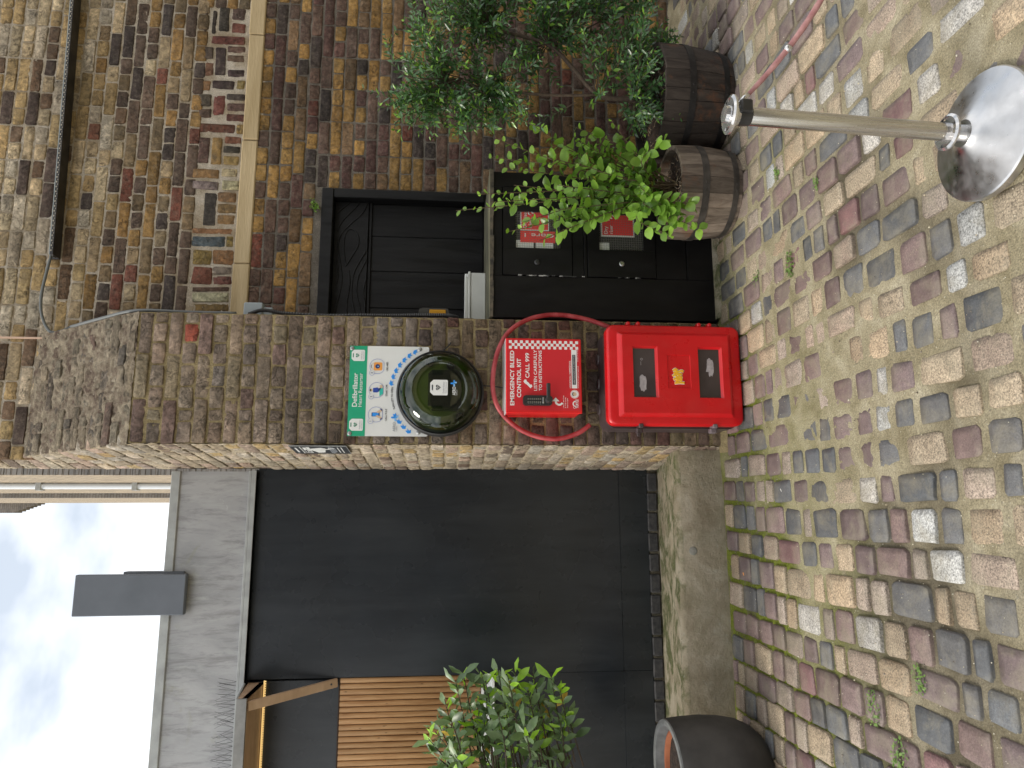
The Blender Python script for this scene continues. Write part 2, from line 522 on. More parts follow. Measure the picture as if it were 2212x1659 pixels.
for nm, dat in (('open', opn), ('moss', mos)):
    at = og.data.attributes.new(nm, 'FLOAT', 'POINT'); at.data.foreach_set('value', dat)
# street surface beyond, out to the horizon
b = MB()
for (x0, x1, y0, y1) in ((-60, 60, -60, gy0), (-60, gx0, gy0, 60), (gx1, 60, gy0, 60), (gx0, gx1, gy1, 60)):
    b.add([(x0,y0,-.006),(x1,y0,-.006),(x1,y1,-.006),(x0,y1,-.006)], [(0,1,2,3)])
b.build('street_surface', M_g, ground, False, 'structure')
# setts
def sett_shape(rng):
    n = 12; base = []
    for k in range(n):
        w = 2*math.pi*(k+.5)/n; c, s_ = math.cos(w), math.sin(w)
        e = .24
        x = math.copysign(abs(c)**e, c); y = math.copysign(abs(s_)**e, s_)
        base.append((x*.5*(1+rng.uniform(-.09,.04)), y*.5*(1+rng.uniform(-.08,.04))))
    v = []; f = []
    v += [(x*1.01, y*1.01, -.03) for x, y in base]
    v += [(x, y, -.0045+rng.uniform(-1,1)*.001) for x, y in base]
    v += [(x*.96, y*.96, -.0008+rng.uniform(-1,1)*.0007) for x, y in base]
    v += [(x*.5, y*.5, .001+rng.uniform(-1,1)*.0012) for x, y in base[::2]]
    for r in (0, 1):
        for i in range(n):
            j = (i+1) % n; f.append((r*n+i, r*n+j, (r+1)*n+j, (r+1)*n+i))
    o3 = 3*n
    for k in range(6):
        i = 2*k; j = (i+1) % n; l = (i+2) % n
        f.append((2*n+i, 2*n+j, o3+k)); f.append((2*n+j, 2*n+l, o3+(k+1) % 6, o3+k))
    f.append(tuple(o3+k for k in range(6)))
    return v, f
_r = random.Random(11)
SV = [sett_shape(_r) for _ in range(16)]
M_so, M_ss = sett_mat('sett_single', 'obj'), sett_mat('sett_joined', 'att')
SM = []
for sv_ in SV:
    bb = MB(); bb.add(*sv_); me = bb.mesh('sett', True); me.materials.append(M_so); SM.append(me)
sp_pal = pal([(27, (.165,.120,.112)), (4, (.185,.105,.10)), (26, (.112,.113,.114)), (22, (.33,.26,.18)), (8, (.36,.35,.325)), (12, (.28,.225,.18))])
specs = []
rs = random.Random(23)
x = gx0
def front_limit(x):
    if x < .30: return 3.66+.012*x*0
    if x < 1.0: return 3.58
    if x < 1.83: return 3.60
    return 4.12
while x < gx1-.15:
    w = rs.uniform(.108, .134)
    y = 1.0 + rs.uniform(0, .1) - (.35 if -1.4 < x < 2.6 else 0)
    while True:
        l = rs.choice((.085, .10, .115, .13, .14, .15, .165, .19, .205))*rs.uniform(.93, 1.07)
        lim = front_limit(x+w/2)
        if y > lim - .05: break
        l = min(l, lim - y)
        if l < .045: break
        wob = .016*math.sin(y*2.1+x*3) + .010*mnoise.noise(Vector((x*2, y*2, 9)))
        cx, cy = x+w/2+wob, y+l/2
        g = .020 - .006*open_at(cx, cy) + .012*sstep(2.9, 1.6, cy)
        buried = 0
        nz_ = mnoise.noise(Vector((cx*1.1+7, cy*1.1, 2)))
        if nz_ > .25 and cx > .3: buried = (nz_-.25)*.016         # stretches where grit nearly hides the stones
        Mx = Matrix.Translation((cx, cy, rs.uniform(-.0015, .0035)-buried)) @ Euler((rs.uniform(-.012,.012), rs.uniform(-.012,.012), rs.uniform(-.035,.035)+.02*math.sin(y*3))).to_matrix().to_4x4() \
            @ Matrix.Rotation(rs.choice((0, math.pi)), 4, 'Z') @ Matrix.Diagonal((w-g*.9, l-g, 1, 1))
        t = sp_pal(rs)
        specs.append(('t', rs.randrange(16), Mx, t, (w-g)*(l-g)))
        y += l
    x += w
place_pieces(specs, ground, 300, 'sett', M_so, M_ss, lambda s: SM[s[1]], lambda s: SV[s[1]], lambda s: s[4]*(3.4 if 1 else 1)/max(.5, (s[2].translation.y))**1)
# loose grit
b = MB(); rg = random.Random(77)
for _ in range(5200):
    gx_ = rg.uniform(-1.6, 3.2); gy_ = 1.15 + 2.5*rg.random()
    s_ = rg.uniform(.0008, .0024)*(1.9 if rg.random() < .05 else 1)
    M_ = Matrix.Translation((gx_, gy_, s_*.6 + (.001 if rg.random() < .4 else -.001))) @ Euler((rg.uniform(0,3), rg.uniform(0,3), rg.uniform(0,3))).to_matrix().to_4x4()
    c_ = rg.choice(((.55,.50,.36),(.42,.37,.27),(.66,.62,.5),(.22,.19,.15),(.5,.42,.28),(.10,.08,.06)))
    b.add([(s_,0,0),(-s_,0,0),(0,s_,0),(0,-s_,0),(0,0,s_*.8),(0,0,-s_*.8)], [(0,2,4),(2,1,4),(1,3,4),(3,0,4),(2,0,5),(1,2,5),(3,1,5),(0,3,5)], M_, c_)
M_grit, ntq, bq_, oq_ = new_mat('grit'); ntq.links.new(tint_src(ntq, 'att'), bq_.inputs['Base Color']); bq_.inputs['Roughness'].default_value = .6
b.build('grit', M_grit, ground, False, 'stuff')
# weeds rooted in the joints
def weed(cx, cy, n, r, nm, label, h=.02):
    b = MB(); rr = random.Random(int(cx*991+cy*37))
    for _ in range(n):
        a = rr.uniform(0, 6.28); q = r*math.sqrt(rr.random())
        px, py = cx+q*math.cos(a), cy+q*math.sin(a)*.6; pz = rr.uniform(.002, h)-.006
        s_ = rr.uniform(.004, .008); d = rr.uniform(0, 6.28); tl = rr.uniform(-.5, .7)
        dx, dy = math.cos(d)*s_, math.sin(d)*s_
        b.add([(px-dx, py-dy, pz), (px+dy*.6, py-dx*.6, pz+s_*tl), (px+dx, py+dy, pz+s_*tl), (px-dy*.6, py+dx*.6, pz)], [(0,1,2,3)])
        b.add([(px-.0005, py, -.012), (px+.0005, py, -.012), (px, py, pz)], [(0,1,2)])
    o = b.build(nm, M_weed, None, False); tag(o, label, 'weed', 'weeds between the setts'); return o
M_weed = simple('weed_green', (.07,.14,.025), .6, c2=(.16,.26,.05), scale=60)
for (px, py, n, r, l) in ((1708, 572, 130, .06, 'patch of small green weeds between setts in front of the cupboard'),
                          (1680, 375, 60, .035, 'tiny weed sprig in a joint near the pale barrel'),
                          (1765, 395, 40, .03, 'weed tuft in a joint left of the metal post'),
                          (1635, 600, 45, .05, 'weed tuft at the foot of the black cupboard'),
                          (1990, 1470, 70, .05, 'low weeds in a mossy joint toward the planter'),
                          (1950, 1640, 130, .07, 'weed strip in the joints at the bottom corner of the photo'),
                          (1890, 1530, 90, .06, 'weeds in the washed out joints by the round planter')):
    p = onZ(px, py, 0); weed(p.x, p.y, n, r, 'weed', l)

# ================================================================== BACK WALL (infilled arch)
wall = thing('brick_wall', 'old multicoloured stock brick wall of mottled yellow and purple bricks behind the potted shrubs', 'wall')
P_low = pal([(38, (.37,.215,.07)), (26, (.135,.083,.062)), (16, (.125,.065,.054)), (7, (.06,.046,.042)), (14, (.20,.125,.068)), (1.5, (.19,.065,.045))])
P_up = pal([(28, (.54,.42,.26)), (26, (.44,.31,.15)), (10, (.19,.12,.075)), (20, (.50,.42,.31)), (3, (.26,.12,.08)), (4, (.11,.075,.06))])
P_mid = pal([(26, (.32,.19,.07)), (24, (.13,.088,.065)), (10, (.075,.058,.052)), (5, (.21,.08,.055)), (20, (.21,.15,.085)), (8, (.38,.285,.17))])
def wall_pal(x, z, rng):
    if z < 2.72: return P_low(rng)
    t = sstep(3.25, 3.75, z + .25*mnoise.noise(Vector((x*2, z*2, 0))))
    return P_up(rng) if rng.random() < t else P_mid(rng)
def wframe(x, z): return Matrix.Translation((x, Y2, z))
HX0, HX1, HZ0, HZ1 = .9, 1.965, -.2, 2.235
rb = random.Random(5)
left_of = lambda z: PX1-.02 if z < 3.0 else max(.27, PX1 - (.70))  if z > 3.05+.73 else PX1-.02
WP = .0735
def span(z):
    if z > 3.74: return (.285, 4.3)
    return (.99, 4.3)
sp = lay(wframe, 0, 36, WP, span, wall_pal, rb, holes=((.9, 1.965, -.2, 2.235), (.9, 1.84, -.1, 1.20)))
BZ0, BZ1 = 2.637, 2.735
PZ1 = 2.985
sp += lay(wframe, PZ1, 29, WP, span, wall_pal, rb, start=1)
# rough blocked-up strip above the stone band: odd bricks on end, headers and stones, as found
CB = dict(r=(.20,.085,.06), k=(.065,.052,.048), b=(.13,.085,.065), o=(.28,.18,.075), p=(.12,.075,.068), c=(.52,.47,.34), g=(.105,.12,.145), q=(.27,.20,.185), w=(.48,.37,.22), d=(.16,.06,.05))
strip_list = [(870,895,30,150,'b'),(903,935,35,150,'k'),(945,990,25,140,'k'),(1000,1062,30,88,'p'),(1000,1060,98,142,'r'),(912,1060,155,192,'d'),(930,975,197,330,'k'),(980,1060,197,228,'b'),(980,1055,236,266,'b'),(982,1055,298,332,'k'),
 (885,922,265,328,'r'),(880,920,200,255,'b'),(915,1015,345,385,'k'),(1022,1058,345,385,'o'),(868,908,345,390,'o'),(868,912,405,460,'b'),(920,970,405,500,'r'),(978,1058,405,432,'k'),(980,1058,443,480,'p'),(870,912,468,508,'b'),(975,1055,490,524,'d'),
 (870,1015,533,572,'d'),(1021,1052,536,578,'o'),(868,905,590,705,'b'),(912,956,590,715,'o'),(970,1040,588,620,'r'),(965,1038,630,660,'k'),(965,1030,672,712,'o'),(868,945,728,768,'o'),(955,1022,727,762,'w'),(866,942,782,818,'q'),(958,1032,780,820,'c'),
 (880,932,830,975,'k'),(940,1020,830,872,'o'),(940,1018,880,920,'o'),(938,1012,927,968,'o'),(866,1002,985,1010,'o'),(864,970,1018,1066,'g'),(976,1005,1020,1066,'o'),(868,912,1078,1142,'o'),(920,1005,1078,1142,'o'),(866,912,1152,1226,'r'),(920,1000,1152,1184,'q'),(920,1000,1192,1228,'r'),
 (868,985,1240,1258,'b'),(868,985,1264,1304,'c'),(868,985,1312,1345,'o')]
for (xa, xb, ya, yb_, cc) in strip_list:
    if xa <= 872 and ya > 700: xa -= 36
    elif xa <= 872 and ya > 330: xa -= 12
    elif xa < 905 and ya < 200: xa += 14
    pc = onY((xa+xb)/4, (ya+yb_)/4, Y2); hw = (yb_-ya)/2*Y2/1533.4*1.05; hh = (xb-xa)/2*Y2/1533.4*.99
    t_ = tuple(q*rb.uniform(.88, 1.15) for q in CB[cc])
    hh = min(hh, .235)
    if hh > hw*1.2:
        k_ = 'S' if hh > .15 else 'H'; Mx = Matrix.Translation((pc.x, Y2+rb.uniform(-.003,.004), pc.z)) @ Matrix.Rotation(math.pi/2+rb.uniform(-.03,.03), 4, 'Y') @ Matrix.Diagonal((hh/KINDS[k_], 1, hw/BH, 1))
    else:
        k_ = 'S' if hw > .15 else 'H'; Mx = Matrix.Translation((pc.x, Y2+rb.uniform(-.003,.004), pc.z)) @ Matrix.Rotation(rb.uniform(-.03,.03), 4, 'Y') @ Matrix.Diagonal((hw/KINDS[k_], 1, hh/BH, 1))
    sp.append((k_, rb.randrange(9), Mx, t_))
x = 3.16
while x < 4.3:
    for q in range(4): sp.append(('H', rb.randrange(9), Matrix.Translation((x+.056, Y2+rb.uniform(-.003,.003), BZ1+.006+(q+.5)*.0735)), P_mid(rb)))
    x += .118
brick_pieces(sp, wall, 300, MW_o, MW_s)
# joints
def wall_mortar():
    M, nt, b, out = new_mat('wall_mortar'); v = pos_node(nt)
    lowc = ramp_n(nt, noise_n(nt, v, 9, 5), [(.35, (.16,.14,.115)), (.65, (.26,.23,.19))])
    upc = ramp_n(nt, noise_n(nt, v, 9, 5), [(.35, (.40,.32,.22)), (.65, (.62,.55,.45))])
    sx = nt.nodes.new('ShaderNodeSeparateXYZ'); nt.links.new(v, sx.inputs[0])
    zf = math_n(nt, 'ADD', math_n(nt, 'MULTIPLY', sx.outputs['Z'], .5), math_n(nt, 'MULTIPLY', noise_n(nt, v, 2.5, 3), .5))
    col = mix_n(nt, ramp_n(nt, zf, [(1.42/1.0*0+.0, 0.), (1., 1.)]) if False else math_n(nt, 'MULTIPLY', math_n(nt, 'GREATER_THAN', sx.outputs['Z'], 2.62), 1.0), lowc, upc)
    nt.links.new(mix_n(nt, 1, col, ramp_n(nt, noise_n(nt, v, 240, 3), [(.3, .6), (.7, 1.3)]), 'MULTIPLY'), b.inputs['Base Color'])
    b.inputs['Roughness'].default_value = .95; b.inputs['Specular IOR Level'].default_value = .15
    bump_n(nt, b, noise_n(nt, v, 120, 6, .72, .4), 1.0, .014)
    return M
M_wm = wall_mortar()
NY = Vector((0, -1, 0))
def rect_fn(x0, x1, y, z0, z1): return lambda u, v: (Vector((x0+(x1-x0)*u, y, z0+(z1-z0)*v)), NY)
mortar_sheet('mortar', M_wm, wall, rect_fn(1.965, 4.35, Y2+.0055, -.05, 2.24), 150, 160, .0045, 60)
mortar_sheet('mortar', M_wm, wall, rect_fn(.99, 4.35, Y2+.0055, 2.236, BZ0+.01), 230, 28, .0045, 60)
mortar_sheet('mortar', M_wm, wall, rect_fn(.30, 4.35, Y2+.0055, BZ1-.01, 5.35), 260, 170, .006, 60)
MB().box(.3, 4.35, Y2+.03, Y2+.35, 2.2, 5.3).build('wall_core', M_wm, wall)
MB().box(1.966, 4.35, Y2+.03, Y2+.35, -.05, 2.2).build('wall_core', M_wm, wall)
# stone string course
M_stone = simple('band_stone', (.36,.27,.145), .85, c2=(.52,.41,.25), scale=5, bump=.5, bscale=60, bdist=.006, stretch=(.25,1,1.6), spec=.2)
xs = [.985, 1.46, 2.26, 2.98, 3.62, 4.35]
for i in range(len(xs)-1):
    MB().box(xs[i]+.002, xs[i+1]-.003, Y2-.012+rb.uniform(-.003,.003), Y2+.05, BZ0+.002*(i%2), BZ1-.002*(i%3), bev=.006).build('stone_block', M_stone, wall)

# ================================================================== PIER
pier = thing('brick_pier', 'grey brown brick pier with sandy mortar joints carrying the defibrillator and the red cabinets', 'pier')
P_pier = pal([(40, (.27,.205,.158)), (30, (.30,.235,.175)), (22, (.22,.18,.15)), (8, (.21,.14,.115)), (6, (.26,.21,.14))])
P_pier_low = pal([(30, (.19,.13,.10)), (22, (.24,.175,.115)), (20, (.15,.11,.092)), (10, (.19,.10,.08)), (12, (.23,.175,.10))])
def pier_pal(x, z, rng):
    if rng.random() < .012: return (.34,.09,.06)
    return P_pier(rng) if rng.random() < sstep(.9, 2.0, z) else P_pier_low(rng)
rp_ = random.Random(8)
PW = PX1-PX0
def both(k):
    s_ = PW/3
    return [s_, s_, s_] if k % 2 == 0 else [s_/2, s_*.28, s_/2, s_/2, s_*.5, s_*.44, s_*.28, s_/2]
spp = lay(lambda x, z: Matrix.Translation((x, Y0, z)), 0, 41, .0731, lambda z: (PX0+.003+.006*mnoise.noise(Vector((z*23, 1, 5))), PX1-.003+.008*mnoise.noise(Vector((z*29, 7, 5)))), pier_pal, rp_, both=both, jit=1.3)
M_pm = mortar_mat('pier_mortar', (.25,.195,.10), (.43,.345,.19), 8)
ZT, ZS = 3.0, 3.79
mortar_sheet('mortar', M_pm, pier, rect_fn(PX0+.006, PX1-.004, Y0+.0058, -.04, ZT), 60, 240, .005, 60)
# splayed left side of the pier and of the wall above it
XB, YB = .2507, 4.36
def fc(z):       # front corner of the side face at height z
    if z <= ZT: return Vector((PX0, Y0, z))
    if z >= ZS: return Vector((.308, Y2, z))
    t = (z-ZT)/(ZS-ZT); return Vector((PX0+(.308-PX0)*t, Y0+(Y2-Y0)*t, z))
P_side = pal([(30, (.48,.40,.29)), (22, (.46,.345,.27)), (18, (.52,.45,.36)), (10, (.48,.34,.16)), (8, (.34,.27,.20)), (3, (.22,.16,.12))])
sd_specs = []
rsd = random.Random(4)
for k in range(73):
    z = (k+.5)*.0731; a = fc(z); bk = Vector((XB, YB, z)); Lg = (bk-a).length
    ux = (a-bk).normalized(); ny_ = Vector((ux.y, -ux.x, 0))           # faces -X
    # local x runs from back to front, local -y is the outward normal
    outn = Vector((-abs(ny_.x), -abs(ny_.y)*0 + (ny_.y if ny_.x < 0 else -ny_.y), 0)).normalized()
    R3 = Matrix((( ux.x, -outn.x, 0, 0), (ux.y, -outn.y, 0, 0), (0, 0, 1, 0), (0,0,0,1)))
    d = .006
    first = True
    while d < Lg-.02:
        l = (.2235 if k % 2 else .112); 
        if first and k % 2 == 0: l = .112
        if rsd.random() < .15: l = .112
        if Lg-(d+l) < .04: l = Lg-d
        first = False
        kind = 'S' if l > .165 else ('H' if l > .075 else 'C')
        c = a - ux*(d+l/2-.006*mnoise.noise(Vector((z*27, 3, 2))))
        # flip if handedness is wrong
        Rm = R3.copy()
        if Rm.to_3x3().determinant() < 0:
            Rm = Matrix(((-ux.x, -outn.x, 0, 0), (-ux.y, -outn.y, 0, 0), (0,0,1,0), (0,0,0,1)))
        Mx = Matrix.Translation(c + outn*rsd.uniform(-.004,.004)) @ Rm @ Euler((rsd.uniform(-.02,.02), 0, rsd.uniform(-.02,.02))).to_matrix().to_4x4() @ Matrix.Diagonal(((l-.009)/KINDS[kind], 1, 1, 1))
        sd_specs.append((kind, rsd.randrange(9), Mx, P_side(rsd) if z > .12 else P_pier_low(rsd)))
        d += l
def side_fn(z0, z1):
    def g(u, v):
        z = z0+(z1-z0)*v; a = fc(z); bk = Vector((XB, YB+.02, z)); n = (bk-a).cross(Vector((0,0,1))).normalized()
        if n.x > 0: n = -n
        return a+(bk-a)*u - n*.003, n
    return g
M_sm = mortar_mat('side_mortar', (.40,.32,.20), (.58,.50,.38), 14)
mortar_sheet('mortar', M_sm, pier, side_fn(-.04, 5.35), 44, 300, .008, 60)
# bricks of the weathered slope, badly eroded
sl = Vector((0, Y2-Y0, ZS-ZT)); SL = sl.length; sl.normalize(); sln = Vector((0, -sl.z, sl.y))
Rs = Matrix(((1, 0, 0, 0), (0, -sln.y, sl.y, 0), (0, -sln.z, sl.z, 0), (0, 0, 0, 1)))
P_slope = pal([(30, (.24,.20,.145)), (20, (.15,.125,.10)), (20, (.25,.21,.15)), (6, (.16,.11,.09))])
slp = lay(lambda x, d: Matrix.Translation(Vector((x, Y0, ZT)) + sl*d) @ Rs, .0, 13, .0745, lambda d: (PX0-.02*d+.006, PX1-.004), lambda x, z, r: P_slope(r), rp_, jit=2.6, both=both)
M_eo = brick_mat('slope_brick_single', 'obj', (.30,.255,.185), .55, (.04,.034,.028), .95, 1.0)
M_es = brick_mat('slope_brick_joined', 'att', (.30,.255,.185), .55, (.04,.034,.028), .95, 1.0)
def slope_fn(u, v):
    d = SL*v; x0 = PX0-.019*v
    return Vector((x0+(PX1-x0)*u, Y0, ZT)) + sl*d - sln*.001, sln
M_slm = mortar_mat('slope_mortar', (.12,.085,.065), (.34,.29,.21), 16, 1.0)
mortar_sheet('slope_mortar', M_slm, pier, slope_fn, 90, 120, .011, 38, 3)
MB().add([(PX0,Y0+.02,-.05),(PX1-.006,Y0+.02,-.05),(PX1-.006,Y2,-.05),(PX0,Y2,-.05),(PX0+.004,Y0+.02,ZT),(PX1-.006,Y0+.02,ZT),(PX1-.006,Y2,ZT),(PX0+.004,Y2,ZT)],
         [(0,3,2,1),(4,5,6,7),(0,1,5,4),(1,2,6,5),(2,3,7,6)]).build('pier_core', M_pm, pier)
# the right flank of slope and pier
b = MB(); b.prism([(Y0+.01, 0), (Y2, 0), (Y2, ZS-.02), (Y0+.02, ZT)], .01, Matrix(((0,-1,0,PX1-.006),(1,0,0,0),(0,0,1,0),(0,0,0,1))))
b.build('pier_flank', M_pm, pier)
flank = lay(lambda y, z: Matrix.Translation((PX1-.002, y, z)) @ Matrix.Rotation(math.pi/2, 4, 'Z'), 0, 41, .0731, lambda z: (Y0+.004, Y2), pier_pal, rp_)
# one pool of pieces: front face first, then side, slope
front = [(s, MP_o, MP_s) for s in spp]
def split_place(groups, parent, total):
    allp = []
    for g, (sp_, mo, ms) in enumerate(groups):
        for s in sp_:
            q = proj(s[2].translation)
            a = 0
            if q and in_frame(s[2].translation, 10):
                a = KINDS[s[0]]/q[2]**2*(.22 if g == 1 else 1) if g != 3 else 0
            allp.append((a, g, s))
    allp.sort(key=lambda t: -t[0])
    rest = {g: MB() for g in range(len(groups))}
    for n, (a, g, s) in enumerate(allp):
        mo, ms = groups[g][1], groups[g][2]
        if n < total and a > 0:
            o = bpy.data.objects.new('brick', var_mesh(s[0], s[1], mo)); COL.objects.link(o); o.parent = parent
            o.matrix_basis = s[2]; o.color = rgba(s[3])
        else:
            vv, ff = VAR[s[0]][s[1]]; rest[g].add(vv, ff, s[2], s[3])
    big = MB(); 
    for g, r_ in rest.items():
        if r_.v:
            o = r_.build('brick', groups[g][2], parent, True, 'stuff'); o.data.set_sharp_from_angle(angle=math.radians(50))
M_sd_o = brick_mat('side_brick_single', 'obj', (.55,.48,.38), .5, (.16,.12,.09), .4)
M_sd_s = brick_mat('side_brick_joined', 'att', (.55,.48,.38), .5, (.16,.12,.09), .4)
split_place([(spp, MP_o, MP_s), (sd_specs, M_sd_o, M_sd_s), (slp, M_eo, M_es), (flank, MP_o, MP_s)], pier, 300)
# flaunching of sandy mortar round the foot
b = MB(); 
for k in range(26):
    t = k/25
    px_ = PX0-.03 + t*.2
    b.add([(px_, Y0-.035-.012*mnoise.noise(Vector((t*6,0,0))), -.004), (px_+.012, Y0-.035-.012*mnoise.noise(Vector(((t+.04)*6,0,0))), -.004), (px_+.012, Y0+.01, .028), (px_, Y0+.01, .028)], [(0,1,2,3)])
b.build('mortar_fillet', M_pm, pier, True)

# ================================================================== CONCRETE LEDGE IN FRONT OF THE SHED
def conc_mat():
    M, nt, b, out = new_mat('ledge_concrete'); v = pos_node(nt)
    col = ramp_n(nt, noise_n(nt, v, 6, 7, .65, .6), [(.32, (.24,.20,.135)), (.5, (.33,.285,.205)), (.7, (.42,.375,.29))])
    sx = nt.nodes.new('ShaderNodeSeparateXYZ'); g = nt.nodes.new('ShaderNodeNewGeometry'); nt.links.new(g.outputs['Position'], sx.inputs[0])
    nrm = nt.nodes.new('ShaderNodeSeparateXYZ'); nt.links.new(g.outputs['True Normal'], nrm.inputs[0])
    mo = ramp_n(nt, noise_n(nt, v, 9, 6, .7, .4), [(.44, 0.), (.58, 1.)])
    upf = ramp_n(nt, nrm.outputs['Z'], [(.4, .18), (.8, .95)])
    mcol = ramp_n(nt, noise_n(nt, v, 50, 4), [(.3, (.045,.055,.018)), (.7, (.13,.14,.055))])
    col = mix_n(nt, math_n(nt, 'MULTIPLY', mo, upf), col, mcol)
    li = ramp_n(nt, noise_n(nt, v, 30, 5, .75), [(.6, 0.), (.68, .6)])
    col = mix_n(nt, li, col, (.36,.35,.29))
    nt.links.new(col, b.inputs['Base Color']); b.inputs['Roughness'].default_value = .9; b.inputs['Specular IOR Level'].default_value = .25
    bump_n(nt, b, noise_n(nt, v, 45, 7, .75, .3), .8, .015)
    return M
M_conc = conc_mat()
ledge = thing('concrete_ledge', 'mossy weathered concrete ledge running along the foot of the dark shed', 'ledge')
b = MB(); nx_ = 70; prof = [(3.685, -.03), (3.69, .10), (3.695, .215), (3.712, .238), (3.76, .236), (3.90, .215), (4.10, .175), (4.30, .148), (4.42, .143)]
vv = []; ff = []
for i in range(nx_+1):
    x = -2.4 + (.318+2.4)*i/nx_
    for j, (y, z) in enumerate(prof):
        w = mnoise.noise(Vector((x*7, y*9, z*9)))*.006 + mnoise.noise(Vector((x*22, y*25, z*25)))*.004
        vv.append((x, y + (w if j < 3 else 0) - .02*(x < -.8)*0, z + (w if j >= 3 else 0)))
n = len(prof)
for i in range(nx_):
    for j in range(n-1): a = i*n+j; ff.append((a, a+n, a+n+1, a+1))
b.add(vv, ff); b.build('ledge_body', M_conc, ledge, True)
p = onY(1498, 1190, 3.685)
MB().lathe([(0, .004), (.016, .004), (.021, .002), (.022, 0)], 20, Matrix.Translation((p.x, 3.689, p.z)) @ Matrix.Rotation(math.pi/2, 4, 'X')).build('plugged_hole', simple('hole_fill', (.20,.20,.17), .9, c2=(.3,.29,.25), scale=60), ledge, True)
# blue brick sill the shed stands on
footing = thing('brick_footing', 'row of dark blue bricks under the bottom edge of the dark shed', 'footing')
M_blue = simple('blue_brick', (.035,.035,.038), .75, c2=(.075,.072,.07), scale=40, bump=.6, bscale=90, spec=.3)
M_bjoint = mortar_mat('footing_mortar', (.16,.14,.10), (.30,.27,.2))
x = .235; rf = random.Random(2)
vme = []
for k in range(4):
    bb = MB(); bb.box(-.056, .056, 0, .08, -.030, .030, bev=.006); me = bb.mesh('brick'); me.materials.append(M_blue); vme.append(me)
while x > -2.3:
    o = obj('brick', vme[rf.randrange(4)], None, footing); o.location = (x-.058, YS-.012+rf.uniform(-.006,.006), .182+rf.uniform(-.002,.002)); o.rotation_euler = (0, rf.uniform(-.02,.02), rf.uniform(-.03,.03)); o.scale = (rf.uniform(.93,1.0), 1, 1)
    x -= .122
MB().box(-2.35, .25, YS+.006, YS+.10, .12, .206).build('mortar', M_bjoint, footing)
RX = Matrix.Rotation(math.pi/2, 4, 'X')      # local z axis -> towards -Y (out of a wall face)
def text_mesh(s, h, bold=0.0, width=None, align='LEFT', depth=.0006, arc=None):
    """flat lettering in local x/y, cap height h"""
    cu = bpy.data.curves.new('t', 'FONT'); cu.body = s; cu.size = h/.70; cu.offset = bold*h; cu.extrude = depth; cu.align_x = align
    cu.resolution_u = 3; cu.space_line = 1.05
    o = bpy.data.objects.new('t', cu); COL.objects.link(o)
    dg = bpy.context.evaluated_depsgraph_get(); me = bpy.data.meshes.new_from_object(o.evaluated_get(dg))
    bpy.data.objects.remove(o); bpy.data.curves.remove(cu)
    if width:
        xs_ = [v.co.x for v in me.vertices]; w = max(xs_)-min(xs_); x0 = min(xs_)
        for v in me.vertices: v.co.x = (v.co.x-x0)*width/w
    if arc:
        R_, a0 = arc       # bend on to a circle, text centred on angle a0, tops outwards
        xs_ = [v.co.x for v in me.vertices]; mid = (max(xs_)+min(xs_))/2
        for v in me.vertices:
            a = a0 - (v.co.x-mid)/R_; r = R_+v.co.y; v.co.x = r*math.cos(a); v.co.y = r*math.sin(a)
    return me
def put_text(s, h, x, z, y, mat, parent, bold=0., width=None, align='LEFT', rot=0, arc=None, name='lettering', extra=None):
    me = text_mesh(s, h, bold, width, align, .0004, arc); me.materials.append(mat); me.name = name
    o = bpy.data.objects.new(name, me); COL.objects.link(o); o.parent = parent
    o.matrix_basis = Matrix.Translation((x, y, z)) @ RX @ Matrix.Rotation(rot, 4, 'Z') @ (extra or Matrix.Identity(4))
    return o
def plate(poly, x, z, y, mat, parent, name, d=.0008, label=None):
    b = MB(); b.prism([(x+px, z+pz) for px, pz in poly], d, Matrix.Translation((0, y-d, 0)))
    return b.build(name, mat, parent, label=label)
def circ(r, n=28, a0=0, a1=2*math.pi, cx=0, cz=0):
    return [(cx+r*math.cos(a0+(a1-a0)*k/(n if abs(a1-a0-2*math.pi) < 1e-6 else n-1)), cz+r*math.sin(a0+(a1-a0)*k/(n if abs(a1-a0-2*math.pi) < 1e-6 else n-1))) for k in range(n)]
def rect(w, h, x=0, z=0, r=0, n=4):
    if r <= 0: return [(x, z), (x+w, z), (x+w, z+h), (x, z+h)]
    out = []
    for (cx, cz, a) in ((x+w-r, z+r, -math.pi/2), (x+w-r, z+h-r, 0), (x+r, z+h-r, math.pi/2), (x+r, z+r, math.pi)):
        for k in range(n+1): w_ = a+math.pi/2*k/n; out.append((cx+r*math.cos(w_), cz+r*math.sin(w_)))
    return out
def ring(r0, r1, n=36, a0=0, a1=2*math.pi):
    o_ = [(r1*math.cos(a0+(a1-a0)*k/n), r1*math.sin(a0+(a1-a0)*k/n)) for k in range(n+1)]
    i_ = [(r0*math.cos(a0+(a1-a0)*k/n), r0*math.sin(a0+(a1-a0)*k/n)) for k in range(n, -1, -1)]
    return o_, i_
def band(r0, r1, x, z, y, mat, parent, name, a0=0, a1=2*math.pi, n=36, d=.0008):
    b = MB(); v = []; f = []
    for k in range(n+1):
        a = a0+(a1-a0)*k/n
        for r in (r0, r1): v.append((x+r*math.cos(a), y-d, z+r*math.sin(a))); v.append((x+r*math.cos(a), y, z+r*math.sin(a)))
    for k in range(n):
        i = 4*k; j = i+4
        f += [(i, i+2, j+2, j), (i+2, i+3, j+3, j+2), (i+1, i, j, j+1), (i+3, i+1, j+1, j+3)]
    b.add(v, f); return b.build(name, mat, parent)
